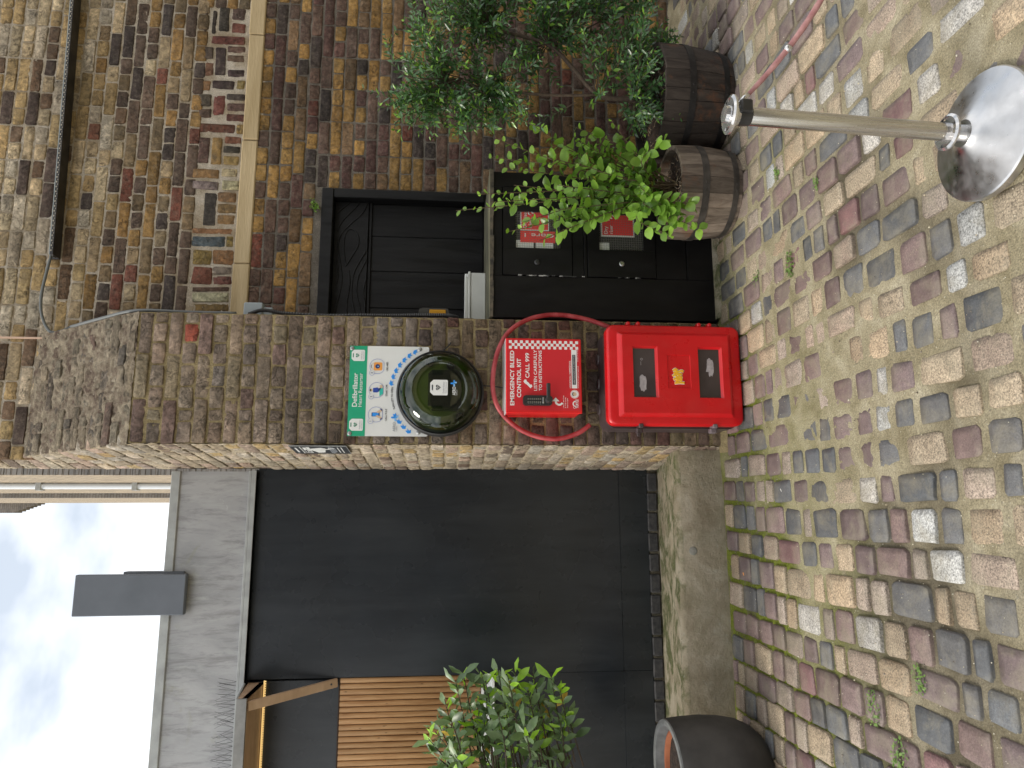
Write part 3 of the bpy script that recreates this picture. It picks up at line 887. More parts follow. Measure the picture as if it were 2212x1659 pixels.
# ---- plain materials
M_white = simple('white_print', (.78,.79,.77), .4)
M_wplate = simple('sign_white', (.70,.71,.69), .35, c2=(.76,.77,.75), scale=6)
M_green = simple('sign_green', (.012,.33,.17), .35, c2=(.02,.37,.20), scale=9)
M_greend = simple('badge_green', (.01,.20,.11), .4)
M_dtext = simple('dark_print', (.04,.045,.055), .5)
M_gtext = simple('grey_print', (.30,.32,.35), .5)
M_blue1 = simple('arrow_blue', (.03,.28,.78), .4); M_blue2 = simple('pale_blue', (.25,.52,.85), .4); M_line = simple('circle_blue', (.14,.2,.52), .4)
M_skin = simple('print_skin', (.62,.45,.30), .5); M_orange = simple('print_orange', (.80,.33,.06), .5); M_navy = simple('print_navy', (.02,.04,.16), .5)
M_royal = simple('print_royal', (.02,.06,.33), .5); M_teal = simple('print_teal', (.03,.48,.38), .5); M_hair = simple('print_hair', (.02,.015,.01), .5)
M_steel = simple('steel', (.55,.55,.54), .28, 1, c2=(.42,.42,.42), scale=30)
M_screw = simple('screw_steel', (.30,.31,.31), .4, .9, c2=(.42,.43,.43), scale=200)
M_black = simple('black_plastic', (.018,.018,.019), .38, c2=(.03,.03,.03), scale=20)
M_bpaint = simple('black_paint', (.0045,.004,.0045), .40, spec=.22, c2=(.009,.0085,.0085), scale=14, bump=.25, bscale=35, bdist=.004, rough2=.6, stretch=(1,1,.3))
M_bwood = simple('black_wood', (.005,.005,.0055), .36, spec=.3, c2=(.012,.012,.012), scale=10, bump=.5, bscale=22, bdist=.006, rough2=.6, stretch=(1.5,1,.15))
M_chip = simple('chipped_edge', (.03,.03,.03), .6, c2=(.42,.41,.39), scale=26, lo=.5, hi=.62)
M_red, ntr, br_, or_ = new_mat('cabinet_red'); vr = pos_node(ntr)
cr_ = ramp_n(ntr, noise_n(ntr, vr, 4, 5), [(.35, (.50,.002,.005)), (.65, (.60,.004,.008))])
cr_ = mix_n(ntr, ramp_n(ntr, noise_n(ntr, pos_node(ntr, (1, 1, .5)), 9, 7, .75, .5), [(.5, 0.), (.75, .16)]), cr_, (.55,.10,.08))
cr_ = mix_n(ntr, ramp_n(ntr, noise_n(ntr, pos_node(ntr, (1, 1, 6)), 30, 4, .7, 1.5), [(.70, 0.), (.74, .4)]), cr_, (.70,.16,.14))
ntr.links.new(cr_, br_.inputs['Base Color']); ntr.links.new(ramp_n(ntr, noise_n(ntr, vr, 12, 5), [(.35, .26), (.65, .46)]), br_.inputs['Roughness'])
bump_n(ntr, br_, noise_n(ntr, vr, 380, 3), .1, .002)
M_redkit = simple('kit_red', (.58,.018,.028), .40, bump=.05, bscale=500, bdist=.001)
M_redbox = simple('kit_box_red', (.68,.012,.015), .3)
M_hose = simple('hose_red', (.28,.012,.018), .5, c2=(.46,.075,.08), scale=16, bump=.2, bscale=80)
M_brown = simple('brown_plastic', (.045,.030,.032), .35, c2=(.07,.05,.05), scale=12)
M_grey = simple('grey_plastic', (.30,.34,.36), .5)
M_ivory = simple('white_plastic', (.66,.67,.62), .35, c2=(.60,.61,.56), scale=10)

# ================================================================== SHED
def shed_mat():
    M, nt, b, out = new_mat('shed_panel'); v = pos_node(nt)
    col = ramp_n(nt, noise_n(nt, v, 2.2, 6, .6), [(.35, (.0105,.0135,.0175)), (.65, (.0155,.020,.026))])
    sc = ramp_n(nt, noise_n(nt, pos_node(nt, (1, 1, .2)), 60, 5, .8, 1.), [(.66, 0.), (.74, .5)])
    col = mix_n(nt, sc, col, (.12,.13,.14))
    du = ramp_n(nt, noise_n(nt, pos_node(nt, (2.5, 1, .35)), 2.6, 6, .7, .3), [(.42, 0.), (.75, .35)])
    col = mix_n(nt, du, col, (.06,.066,.072))
    nt.links.new(col, b.inputs['Base Color'])
    nt.links.new(ramp_n(nt, noise_n(nt, v, 3, 4), [(.3, .24), (.7, .32)]), b.inputs['Roughness'])
    bump_n(nt, b, noise_n(nt, v, 240, 3), .12, .003)
    return M
M_shed = shed_mat()
def fascia_mat():
    M, nt, b, out = new_mat('fascia_metal'); v = pos_node(nt, (1, 1, .55))
    col = ramp_n(nt, noise_n(nt, v, 2.6, 7, .65, .8), [(.3, (.26,.265,.27)), (.5, (.36,.36,.365)), (.72, (.46,.46,.455))])
    st = ramp_n(nt, noise_n(nt, pos_node(nt, (3.5, 1, .8)), 6, 6, .7, .5), [(.52, 0.), (.68, .65)])
    col = mix_n(nt, st, col, (.42,.43,.42))
    gr = ramp_n(nt, noise_n(nt, pos_node(nt, (1, 1, 1)), 3.3, 5, .6, .7), [(.6, 0.), (.7, .5)])
    col = mix_n(nt, gr, col, (.27,.27,.15))
    dk = ramp_n(nt, noise_n(nt, pos_node(nt, (5, 1, .9)), 5, 7, .75, .3), [(.50, 0.), (.66, .6)])
    col = mix_n(nt, dk, col, (.17,.165,.165))
    wh = ramp_n(nt, noise_n(nt, pos_node(nt, (1, 1, 2.2)), 7, 6, .8, .4), [(.66, 0.), (.72, .8)])
    col = mix_n(nt, wh, col, (.55,.56,.56))
    nt.links.new(col, b.inputs['Base Color']); b.inputs['Roughness'].default_value = .5; b.inputs['Metallic'].default_value = .15
    bump_n(nt, b, noise_n(nt, v, 30, 5), .15, .004)
    return M
M_fas = fascia_mat()
M_lip = simple('fascia_edge', (.40,.42,.41), .5, c2=(.30,.31,.31), scale=12)
M_wood = simple('hatch_wood', (.42,.28,.18), .55, c2=(.53,.37,.25), scale=18, bump=.3, bscale=50, stretch=(.4,1,1))
def batten_mat():
    M, nt, b, out = new_mat('batten_wood'); v = pos_node(nt, (2.2, 1, .16))
    w = noise_n(nt, v, 26, 6, .62, .9)
    col = ramp_n(nt, w, [(.3, (.40,.21,.09)), (.5, (.55,.32,.155)), (.72, (.66,.42,.22))])
    k = nt.nodes.new('ShaderNodeTexVoronoi'); k.inputs['Scale'].default_value = 9; nt.links.new(pos_node(nt, (3, 1, 1)), k.inputs['Vector'])
    col = mix_n(nt, ramp_n(nt, k.outputs['Distance'], [(.04, .8), (.1, 0.)]), col, (.15,.065,.025))
    oi = nt.nodes.new('ShaderNodeObjectInfo')
    col = mix_n(nt, 1, col, ramp_n(nt, oi.outputs['Random'], [(0, .85), (1, 1.12)]), 'MULTIPLY')
    nt.links.new(col, b.inputs['Base Color']); b.inputs['Roughness'].default_value = .45
    bump_n(nt, b, w, .3, .003)
    return M
M_bat = batten_mat()
shed = thing('market_shed', 'dark charcoal panelled shed with a stained grey metal fascia and a slatted timber serving hatch', 'shed')
XR = .262      # right end of the shed, butted against the pier side
HXR = -.934    # right edge of the hatch
# wall panels with thin seams
def pan(x0, x1, z0, z1, nm='wall_panel', dy=0): return MB().box(x0, x1, YS+dy, YS+.05, z0, z1, bev=.0015).build(nm, M_shed, shed)
pan(HXR+.0004, XR, .212, .3898, dy=.001)
pan(HXR+.0004, XR, .3902, 2.562)
pan(-2.5, HXR, .212, .3898, dy=.001)
pan(-2.5, HXR, .3902, 1.150, dy=.0005)
pan(-2.5, HXR-.012, 2.048, 2.562, 'hatch_panel', dy=.018)
MB().box(-2.45, .25, YS+.06, YS+1.8, .15, 2.6).build('shed_core', M_shed, shed)
# fascia, top edge and drip lip
FT = 3.045
MB().box(-2.5, .235, YS-.03, YS+.05, 2.602, FT-.05).build('fascia', M_fas, shed)
MB().box(-2.5, .237, YS-.042, YS+.06, FT-.05, FT, bev=.003).build('coping_strip', M_lip, shed)
b = MB(); b.box(-2.5, .240, YS-.055, YS+.02, 2.588, 2.603, bev=.002); b.box(-2.5, .240, YS-.056, YS-.048, 2.562, 2.588); b.build('drip_edge', M_lip, shed)
MB().box(-2.45, .23, YS+.06, YS+1.8, 2.6, FT-.02).build('roof_deck', M_fas, shed)
# hatch opening: half round battens
rbt = random.Random(9)
bb = MB(); seg = 7; pr = [(-.0145, 0)] + [(-.0145*math.cos(math.pi*k/seg), -.013*math.sin(math.pi*k/seg)) for k in range(1, seg)] + [(.0145, 0)]
v = []; f = []
for i, (px, py) in enumerate(pr):
    v += [(px, py, 0), (px, py, .80)]
for i in range(len(pr)-1): f.append((2*i, 2*i+2, 2*i+3, 2*i+1))
f.append(tuple(range(0, 2*len(pr), 2))[::-1])
bb.add(v, f); me_b = bb.mesh('batten', True); me_b.materials.append(M_bat)
x = HXR-.018
while x > -2.1:
    o = obj('batten', me_b, None, shed); o.location = (x, YS+.012+rbt.uniform(-.001,.001), 1.240); x -= .0316
MB().box(-2.2, HXR-.003, YS+.013, YS+.03, 1.236, 2.05).build('hatch_backing', simple('backing_dark', (.05,.025,.012), .8), shed)
b = MB(); b.box(-2.3, HXR-.003, YS-.045, YS+.01, 1.160, 1.178, bev=.003); b.box(-2.3, HXR-.003, YS-.022, YS+.01, 1.178, 1.236); b.build('hatch_sill', M_white, shed)
# canopy over the hatch
cano = MB(); AX = -.948
cano.box(-2.4, AX, 3.990, 4.008, 2.462, 2.512); cano.build('canopy_edge', simple('canopy_grey', (.20,.20,.195), .55, c2=(.28,.28,.27), scale=14), shed)
MB().box(-2.4, AX, 4.008, YS-.002, 2.470, 2.488).build('canopy_board', M_wood, shed)
b = MB(); b.add([(AX, 3.992, 2.516), (-2.4, 3.992, 2.516), (-2.4, YS-.06, 2.560), (AX+.01, YS-.06, 2.560), (AX, 3.992, 2.508), (-2.4, 3.992, 2.508), (-2.4, YS-.06, 2.552), (AX+.01, YS-.06, 2.552)],
      [(0,1,2,3),(7,6,5,4),(0,4,5,1),(1,5,6,2),(2,6,7,3),(3,7,4,0)][::1]); b.build('canopy_lid', M_lip, shed)
b = MB(); b.prism([(4.008, 2.470), (YS-.003, 2.470), (YS-.003, 2.550), (4.008, 2.512)], .012, Matrix(((0,-1,0,AX),(1,0,0,0),(0,0,1,0),(0,0,0,1)))); b.build('canopy_cheek', M_wood, shed)
# folding stay
a = Vector((-.958, YS-.012, 2.065)); c = Vector((-.990, 4.02, 2.462)); dr = (c-a); Lb = dr.length; dr.normalize()
sx_ = Vector((1, 0, 0)); sx_ = (sx_-dr*sx_.dot(dr)).normalized(); sn = sx_.cross(dr)
Mb = Matrix(((sx_.x, sn.x, dr.x, a.x), (sx_.y, sn.y, dr.y, a.y), (sx_.z, sn.z, dr.z, a.z), (0,0,0,1)))
b = MB(); b.box(-.024, .024, -.009, .009, -.01, Lb, Mb, bev=.003); b.build('canopy_stay', M_wood, shed)
b = MB(); b.lathe([(0, .004), (.005, .004), (.006, 0)], 10, Matrix.Translation(a+dr*.025+Vector((0,-.012,.0))) @ RX); b.build('stay_bolt', M_black, shed)
# string of small warm lights along the back of the canopy
M_led = simple('led_bead', (.9,.7,.35), .4, emit=((1,.66,.25), .35))
b = MB(); k = 0; x = HXR-.01
while x > -2.1:
    b.box(x-.0035, x+.0035, YS-.006, YS+.0, 2.452, 2.459); x -= .0125
b.box(-2.1, HXR-.005, YS-.003, YS+.001, 2.459, 2.466)
b.build('light_string', M_led, shed, kind='stuff')
# bird spikes along the drip edge
b = MB(); x = -.93; rq = random.Random(6)
while x > -2.3:
    for q in range(3):
        b.tube([(x, YS-.05, 2.60), (x+rq.uniform(-.05,.05), YS-.05-rq.uniform(.0,.05), 2.60+rq.uniform(.07,.11))], .0007, 4, cap=False)
    x -= .024
o = b.build('bird_spikes', M_black, None); tag(o, 'thin wire bird spikes standing along the lower lip of the grey fascia above the hatch', 'bird spikes')
# steel hook marks and blank box fixed over the roof edge
box = thing('blank_box_sign', 'tall blank dark grey box sign rising above the shed fascia against the sky', 'sign')
M_bs = simple('box_sign_grey', (.10,.115,.135), .5, c2=(.125,.14,.165), scale=5)
MB().box(-.565, -.342, YS-.085, YS-.045, 2.905, 3.50, bev=.004).build('panel', M_bs, box)
MB().box(-.40, -.330, YS-.045, YS+.02, 2.93, 3.262, bev=.003).build('bracket_post', M_bs, box)

# ================================================================== CUPBOARD (dry riser box)
cup = thing('riser_cupboard', 'black painted timber dry riser cupboard with two glazed doors beside the pier', 'cupboard')
CX0, CX1, CT = 1.003, 1.825, 1.222
b = MB(); b.box(CX0, CX1, Y0+.012, Y2-.004, .0, CT, bev=.002); b.build('carcass', M_bpaint, cup)
def framed(x0, x1, z0, z1, nm): return MB().box(x0, x1, Y0, Y0+.02, z0, z1, bev=.0018).build(nm, M_bpaint, cup)
# door geometry from the photo
UD = (1.258, 2.0, .757, 1.150); 
def XZ(x, y, Y=Y0): p = onY(x, y, Y); return p.x, p.z
D_ = 1.82278
def NX(x, y, Y=Y0): return XZ(x/D_, y/D_, Y)
ux0, uz1 = NX(1981, 1081); _, uz0 = NX(2253, 1086); lx0, lz1 = NX(2316, 1089); _, lz0 = NX(2583, 1096)
dx1 = 1.735
framed(CX0+.001, ux0-.004, .002, CT-.002, 'side_board')
framed(dx1+.004, CX1-.001, .002, CT-.002, 'side_board')
framed(ux0-.003, dx1+.003, uz1+.004, CT-.003, 'rail'); framed(ux0-.003, dx1+.003, lz1+.022, uz0-.004, 'rail'); framed(ux0-.003, dx1+.003, lz1+.004, lz1+.019, 'rail')
framed(ux0-.003, dx1+.003, .162, lz0-.004, 'rail'); framed(ux0-.003, dx1+.003, .003, .158, 'kick_board')
M_void = simple('cupboard_dark', (.012,.009,.007), .8, c2=(.045,.028,.018), scale=9)
M_glass, ntg, bg_, og_ = new_mat('wired_glass')
bg_.inputs['Base Color'].default_value = (.6,.6,.55,1); bg_.inputs['Roughness'].default_value = .12; bg_.inputs['Alpha'].default_value = .05; bg_.inputs['Specular IOR Level'].default_value = .6
M_wire = simple('glass_wire', (.13,.12,.105), .5)
def cup_door(z0, z1, gx, gz0, gz1, lockp, lockmat, lab):
    d = bpy.data.objects.new('door', None); COL.objects.link(d); d.parent = cup; d['label'] = lab
    y = Y0-.006
    gx0_, gx1_ = gx
    b = MB()
    b.box(ux0, gx0_, y, y+.02, z0, z1, bev=.001); b.box(gx1_, dx1, y, y+.02, z0, z1, bev=.001)
    b.box(gx0_, gx1_, y+.0005, y+.02, z0, gz0); b.box(gx0_, gx1_, y+.0005, y+.02, gz1, z1)
    fr = b.build('door_frame', M_bpaint, d)
    g = MB().box(gx0_, gx1_, y+.010, y+.013, gz0, gz1).build('pane', M_glass, d)
    b = MB(); s_ = .0128; x = gx0_
    while x < gx1_: b.box(x-.0004, x+.0004, y+.0085, y+.0095, gz0, gz1); x += s_
    z = gz0
    while z < gz1: b.box(gx0_, gx1_, y+.0083, y+.0093, z-.0004, z+.0004); z += s_
    b.build('wire_grid', M_wire, d, kind='stuff')
    MB().box(gx0_-.005, gx1_+.005, y+.020, y+.022, gz0-.005, gz1+.005).build('backing', M_void, d)
    lx, lz = lockp
    b = MB(); b.lathe([(0,.008),(.0105,.008),(.0145,.005),(.0155,0)], 20, Matrix.Translation((lx, y, lz)) @ RX); b.lathe([(0,.011),(.004,.011),(.005,.007)], 12, Matrix.Translation((lx-.003, y, lz-.004)) @ RX)
    autosmooth(b.build('lock', lockmat, d))
    return d, y
gx_u0, gz_u1 = NX(1900+285/2.212, 640+742/2.212); _, gz_u0 = NX(1900+676/2.212, 640+745/2.212)
gx_l0, gz_l1 = NX(1900+1018/2.212, 640+762/2.212); _, gz_l0 = NX(1900+1403/2.212, 640+768/2.212)
gu = (gx_u0, 1.60); 
du, yu = cup_door(uz0, uz1, gu, gz_u0, gz_u1, NX(1900+474/2.212, 640+872/2.212), M_black, 'upper door with the two part red sign')
dl, yl = cup_door(lz0, lz1, (gx_l0, 1.60), gz_l0, gz_l1, NX(1900+1210/2.212, 640+886/2.212), M_steel, 'lower door with the square red sign and bright lock')
M_sred = simple('sign_red', (.85,.012,.012), .45)
M_srim = simple('sign_rim', (.78,.79,.76), .5)
ys = yl+.0135
def SZ(x, y): return NX(1900+x/2.212, 640+y/2.212, ys)
x0, z1 = SZ(1033, 641); x1, z0 = SZ(1310, 372); _, z0 = SZ(1325, 641)
plate(rect(x1-x0+.0, z1-z0), x0, z0, ys+.004, M_srim, dl, 'sign_border')
plate(rect(x1-x0-.016, z1-z0-.016), x0+.008, z0+.008, ys+.003, M_sred, dl, 'sign_face')
put_text('Dry\nriser', .0195, x0+.014, z1-.036, ys+.0014, M_srim, dl, .012)
for k in range(4):      # curling flames
    c0 = (x0+.095+k*.010, z1-.052-k*.016); b = MB()
    pts = [(c0[0]+t*.035-.012*math.sin(t*3.1), ys+.0012, c0[1]+.016*math.sin(t*2.2)) for t in [q/7 for q in range(8)]]
    b.tube(pts, [.0008+.0034*math.sin(math.pi*q/7) for q in range(8)], 5); b.build('flame', M_srim, dl)
x0, z1 = SZ(1015, 762); x1, z0 = SZ(1106, 698); _, z0 = SZ(1106, 760)
plate(rect(x1-x0, z1-z0), x0, z0, ys+.003, M_srim, dl, 'paper_label')
# upper signs
x0, z1 = SZ(330, 588); x1, _ = SZ(340, 345); _, z0 = SZ(580, 588)
plate(rect(x1-x0, z1-z0), x0, z0, ys+.004, M_srim, du, 'sign_border')
plate(rect(x1-x0-.012, z1-z0-.012), x0+.006, z0+.006, ys+.003, M_sred, du, 'sign_face')
put_text('Dry riser\ninlet', .019, x0+.012, z1-.034, ys+.0014, M_srim, du, .014, )
for k in range(3):
    c0 = (x0+.09+k*.010, z1-.06-k*.016); b = MB()
    pts = [(c0[0]+t*.035-.012*math.sin(t*3.1), ys+.0012, c0[1]+.016*math.sin(t*2.2)) for t in [q/7 for q in range(8)]]
    b.tube(pts, [.0008+.0034*math.sin(math.pi*q/7) for q in range(8)], 5); b.build('flame', M_srim, du)
xa, za = SZ(330, 692); xb, _ = SZ(330, 592); _, zb = SZ(634, 692)
plate(rect(xb-xa, za-zb), xa, zb, ys+.003, M_sred, du, 'lower_sign_face')
put_text('Core 1', .022, xb-.014, zb+.008, ys+.0014, M_srim, du, .012, rot=math.pi/2, width=(za-zb)*.84)
for (p, q, r, s_) in ((292, 445, 672, 740), (464, 617, 672, 742)):
    xa, za = SZ(p, s_); xb, _ = SZ(p, r); _, zb = SZ(q, s_)
    plate(rect(xb-xa, za-zb), xa, zb, ys+.0035, M_srim, du, 'paper_label')
# chipped paint on the shutting edges
b = MB(); rr = random.Random(5)
z = uz1-.08
while z > lz0+.0:
    h = rr.uniform(.006, .03)
    if rr.random() < (.75 if z > lz1 else .3): b.box(ux0-.003-rr.uniform(0,.003), ux0+rr.uniform(0,.002), Y0-.0068, Y0-.001, z-h, z)
    z -= h
b.build('chipped_paint', M_chip, cup, kind='stuff')
# weathered board forming the top
M_oldw = simple('ledge_board', (.075,.07,.045), .85, c2=(.15,.145,.085), scale=14, bump=.7, bscale=40, bdist=.008, stretch=(.4,1,1))
MB().box(CX0-.001, CX1+.012, Y0-.012, Y2-.010, CT+.001, CT+.017, bev=.003).build('top_board', M_oldw, cup)
b = MB(); rr = random.Random(8); x = CX0
while x < CX1:
    w = rr.uniform(.02,.07); b.box(x, min(x+w, CX1), Y0-.014-rr.uniform(0,.003), Y0-.004, CT-.001-rr.uniform(0,.006), CT+.015); x += w
b.build('board_edge', simple('rotten_edge', (.03,.027,.022), .9, c2=(.12,.10,.07), scale=30), cup)
b = MB(); b.box(CX0+.02, CX0+.24, Y0-.016, Y0+.002, -.004, .02, Matrix.Rotation(.0, 4, 'Z')); 
# stone slab scrap at its foot
p = onZ(1556, 592, 0)
b = MB(); b.prism([(-.035,-.02),(.03,-.026),(.04,.02),(-.03,.024)], .012, Matrix.Translation((p.x, p.y, -.002)) @ Matrix.Rotation(-math.pi/2+.0, 4, 'X'))
o = b.build('slate_scrap', simple('slate', (.05,.06,.07), .6), None); tag(o, 'small broken blue slate piece lying at the foot of the black cupboard', 'slate')
p1 = onZ(1552, 690, 0); p2 = onZ(1549, 515, 0)
b = MB(); n = 14
vv = []; ff = []
for i in range(n+1):
    t = i/n; x = p1.x+(p2.x+.25-p1.x)*t
    vv += [(x, Y0-.06-.01*mnoise.noise(Vector((t*7,1,0))), -.004), (x, Y0-.028, .010+.003*mnoise.noise(Vector((t*9,3,0)))), (x, Y0+.005, .014)]
for i in range(n):
    a = 3*i; ff += [(a, a+3, a+4, a+1), (a+1, a+4, a+5, a+2)]
b.add(vv, ff); b.build('mortar_bed', M_conc, cup, True)

# ================================================================== BLACK DOOR / HATCH IN THE WALL
dr_ = thing('black_door', 'black boarded wall hatch with a carved wood grain panel across its top', 'hatch')
YD = Y2+.06
fx1, fz1 = XZ(725, 408, Y2-.005); fz1 = 2.232
DX1 = 1.962
MB().box(.995, DX1+.0, Y2-.012, Y2+.09, 2.165, 2.235, bev=.004).build('lintel', M_bwood, dr_)
MB().box(1.905, DX1, Y2-.010, Y2+.09, 1.240, 2.163, bev=.004).build('jamb', M_bwood, dr_)
MB().box(.995, 1.903, YD-.005, YD+.03, 1.955, 2.163, bev=.003).build('carved_panel', M_bwood, dr_)
xs = [1.0, 1.228, 1.463, 1.69, 1.903]
for i in range(4):
    MB().box(xs[i]+.0005, xs[i+1]-.0005, YD+.015, YD+.04, 1.24, 1.946, bev=.004).build('board', M_bwood, dr_)
MB().box(.995, 1.905, YD+.002, YD+.03, 1.935, 1.953, bev=.003).build('rail', M_bwood, dr_)
MB().box(.995, 1.96, YD+.05, YD+.08, 1.2, 2.23).build('backing', M_bpaint, dr_)
MB().box(.995, 1.96, Y2-.004, YD+.05, 1.205, 1.238).build('sill', M_bpaint, dr_)
# carved grain lines: an eye with waves flowing round it
def grain(pts, r=.0042):
    b = MB(); b.tube([(x, YD-.0065, z) for x, z in pts], r, 6); return autosmooth(b.build('carved_line', M_bwood, dr_), 80)
ex, ez = onY(742, 540, YD).x, 2.062
def wav(y0, pts_px, r=.0042):
    grain([(lambda p: (p.x, min(2.158, max(1.960, p.z))))(onY(x/2, y/2, YD)) for x, y in pts_px], r)
# lines read off the photo (pixels of the enlarged quarter)
for ln_ in ([(1495,1150),(1520,1110),(1548,1060),(1546,1015),(1522,992),(1500,1000),(1487,1040),(1487,1090),(1495,1150)],
            [(1590,855),(1585,890),(1560,930),(1520,965),(1478,1010),(1462,1060),(1470,1130),(1478,1200),(1470,1260),(1455,1320),(1448,1362)],
            [(1595,990),(1590,1050),(1582,1085),(1555,1130),(1530,1180),(1520,1240),(1522,1300),(1535,1360)],
            [(1560,855),(1545,890),(1510,925),(1478,960),(1458,1000)],
            [(1530,855),(1510,880),(1478,905),(1456,925)],
            [(1592,1110),(1570,1150),(1548,1200),(1540,1260),(1552,1320),(1562,1365)],
            [(1595,1180),(1578,1220),(1570,1270),(1580,1330),(1588,1365)],
            [(1500,1365),(1498,1320),(1505,1270),(1512,1220),(1508,1170)],
            [(1455,1120),(1462,1180),(1455,1230)]):
    P_ = [Vector((a_, b_, 0)) for a_, b_ in ln_]; wav(0, [(q.x, q.y) for q in spline(P_, 5)])
# ================================================================== FAR BUILDING beyond the shed roof
P_far = pal([(10, (.20,.17,.14)), (6, (.15,.13,.12)), (4, (.26,.21,.15))])
far = thing('brick_building', 'tall brick building with stepped piers and a white downpipe beyond the shed roof', 'building')
def far_mat(nm, c1, c2, sc):
    M, nt, b, out = new_mat(nm); v = pos_node(nt)
    bt = nt.nodes.new('ShaderNodeTexBrick'); bt.inputs['Scale'].default_value = 1
    cmb = nt.nodes.new('ShaderNodeCombineXYZ'); sx = nt.nodes.new('ShaderNodeSeparateXYZ'); nt.links.new(v, sx.inputs[0])
    nt.links.new(math_n(nt, 'ADD', sx.outputs['X'], sx.outputs['Y']), cmb.inputs[0]); nt.links.new(sx.outputs['Z'], cmb.inputs[1])
    nt.links.new(cmb.outputs[0], bt.inputs['Vector'])
    bt.inputs['Brick Width'].default_value = .225; bt.inputs['Row Height'].default_value = .075; bt.inputs['Mortar Size'].default_value = .008
    bt.inputs['Color1'].default_value = rgba(c1); bt.inputs['Color2'].default_value = rgba(c2); bt.inputs['Mortar'].default_value = (.12,.10,.08,1)
    nt.links.new(mix_n(nt, 1, bt.outputs['Color'], ramp_n(nt, noise_n(nt, v, 3, 5, .7), [(.3, .75), (.7, 1.25)]), 'MULTIPLY'), b.inputs['Base Color']); b.inputs['Roughness'].default_value = .95
    return M
M_fl = far_mat('far_brick_pale', (.42,.34,.23), (.34,.27,.19), 1); M_fd = far_mat('far_brick_dark', (.17,.16,.15), (.22,.20,.18), 1)
b = MB(); b.add([(.566,11.5,0),(.505,19.95,0),(.505,19.95,14),(.566,11.5,14)], [(0,1,2,3)]); b.add([(.566,11.5,14),(.505,19.95,14),(4,19.95,14),(4,11.5,14)], [(0,1,2,3)])
b.build('flank_wall', M_fl, far)
b = MB(); 
for k in range(150):      # the narrow front face shows single bricks
    b.box(.5665+(.0 if k % 2 else .0), .68 if k % 2 else .79, 11.47+(.006 if k % 3 else 0), 11.6, .75*0+k*.0935+.006, k*.0935+.0865)
    b.box(.69 if k % 2 else .80, 1.3, 11.47+(.004 if k % 4 else 0), 11.6, k*.0935+.006, k*.0935+.0865)
b.box(.575, 1.3, 11.485, 11.7, 0, 14)
b.build('front_brickwork', M_fd, far, kind='stuff')
b = MB(); b.box(.385, .51, 20, 20.4, 0, 17); b.build('second_pier', M_fd, far)
b = MB(); b.add([(.386,20.02,0),(.375,30,0),(.375,30,19),(.386,20.02,17)], [(0,1,2,3)]); b.build('second_flank', M_fl, far)
p = onY(300, 1915/D_, 14)
b = MB(); b.tube([(p.x+.005, 14, 0), (p.x+.005, 14, 13)], .057, 14); autosmooth(b.build('downpipe', simple('pipe_white', (.62,.66,.70), .4), far))
for zz in (5.5, 7.2+.0, 8.9):
    b = MB(); b.box(p.x-.075, p.x+.10, 13.93, 14.1, zz, zz+.09); b.build('pipe_clip', M_lip, far)
q = onY(0, 2020/D_, 30); q2 = onY(165/D_, 1976/D_, 30)
b = MB(); prof = [(.43, 16.5)]
xs_ = np.linspace(.43, q.x, 9); zs = np.linspace(q2.z, q2.z+1.1, 9)
for i in range(8): prof += [(float(xs_[i]), float(zs[i])), (float(xs_[i+1]), float(zs[i]))]
prof += [(q.x, 24), (.9, 24), (.9, 16.5)]
b.prism(prof, .5, Matrix.Translation((0, 30, 0))); b.build('stepped_gable', M_fd, far)
# dark curve of an arch between pipe and far pier

# ================================================================== BUILDING ACROSS THE YARD (behind the viewpoint; mirrored in the dome and panels)
opp = thing('yard_building', 'brick building across the yard behind the viewpoint', 'building')
b = MB(); b.box(-3.2, 14, -11, -6, 0, 6.4); b.build('wall', M_fd, opp)
b = MB()
for k in range(5): b.box(-1.6+3*k, -.4+3*k, -6.002, -5.98, 1.2, 2.9)
b.build('window', simple('far_window', (.02,.025,.03), .1), opp, kind='stuff')
# ================================================================== DEFIBRILLATOR SIGN
YSG = Y0-.022
sg = thing('defibrillator_sign', 'white and green defibrillator instruction sign screwed to the brick pier above the round dome', 'sign')
SX, SZt, SW, SHt = .3705, 1.947, .4605, .398
b = MB(); b.prism(rect(SW, SHt, SX, SZt-SHt, .008), .004, Matrix.Translation((0, YSG, 0))); b.build('sign_plate', M_wplate, sg)
def sp_(s, t): return SX+s, SZt-t
plate(rect(SW, .087), SX, SZt-.087, YSG, M_green, sg, 'header', .0006)
Yt = YSG-.0012
def stext(s, h, ss, tt, mat, **k): 
    x, z = sp_(ss, tt); return put_text(s, h, x, z, Yt, mat, sg, **k)
stext('Defibrillator', .0235, .1475, .0425, M_white, bold=.022, width=.172)
stext('Heart Restarter', .0190, .1475, .0675, M_white, width=.171)
def heart(r, n=26):
    out = []
    for k in range(n):
        t = 2*math.pi*k/n
        out.append((r*16*math.sin(t)**3/17, r*(13*math.cos(t)-5*math.cos(2*t)-2*math.cos(3*t)-math.cos(4*t))/17))
    return out
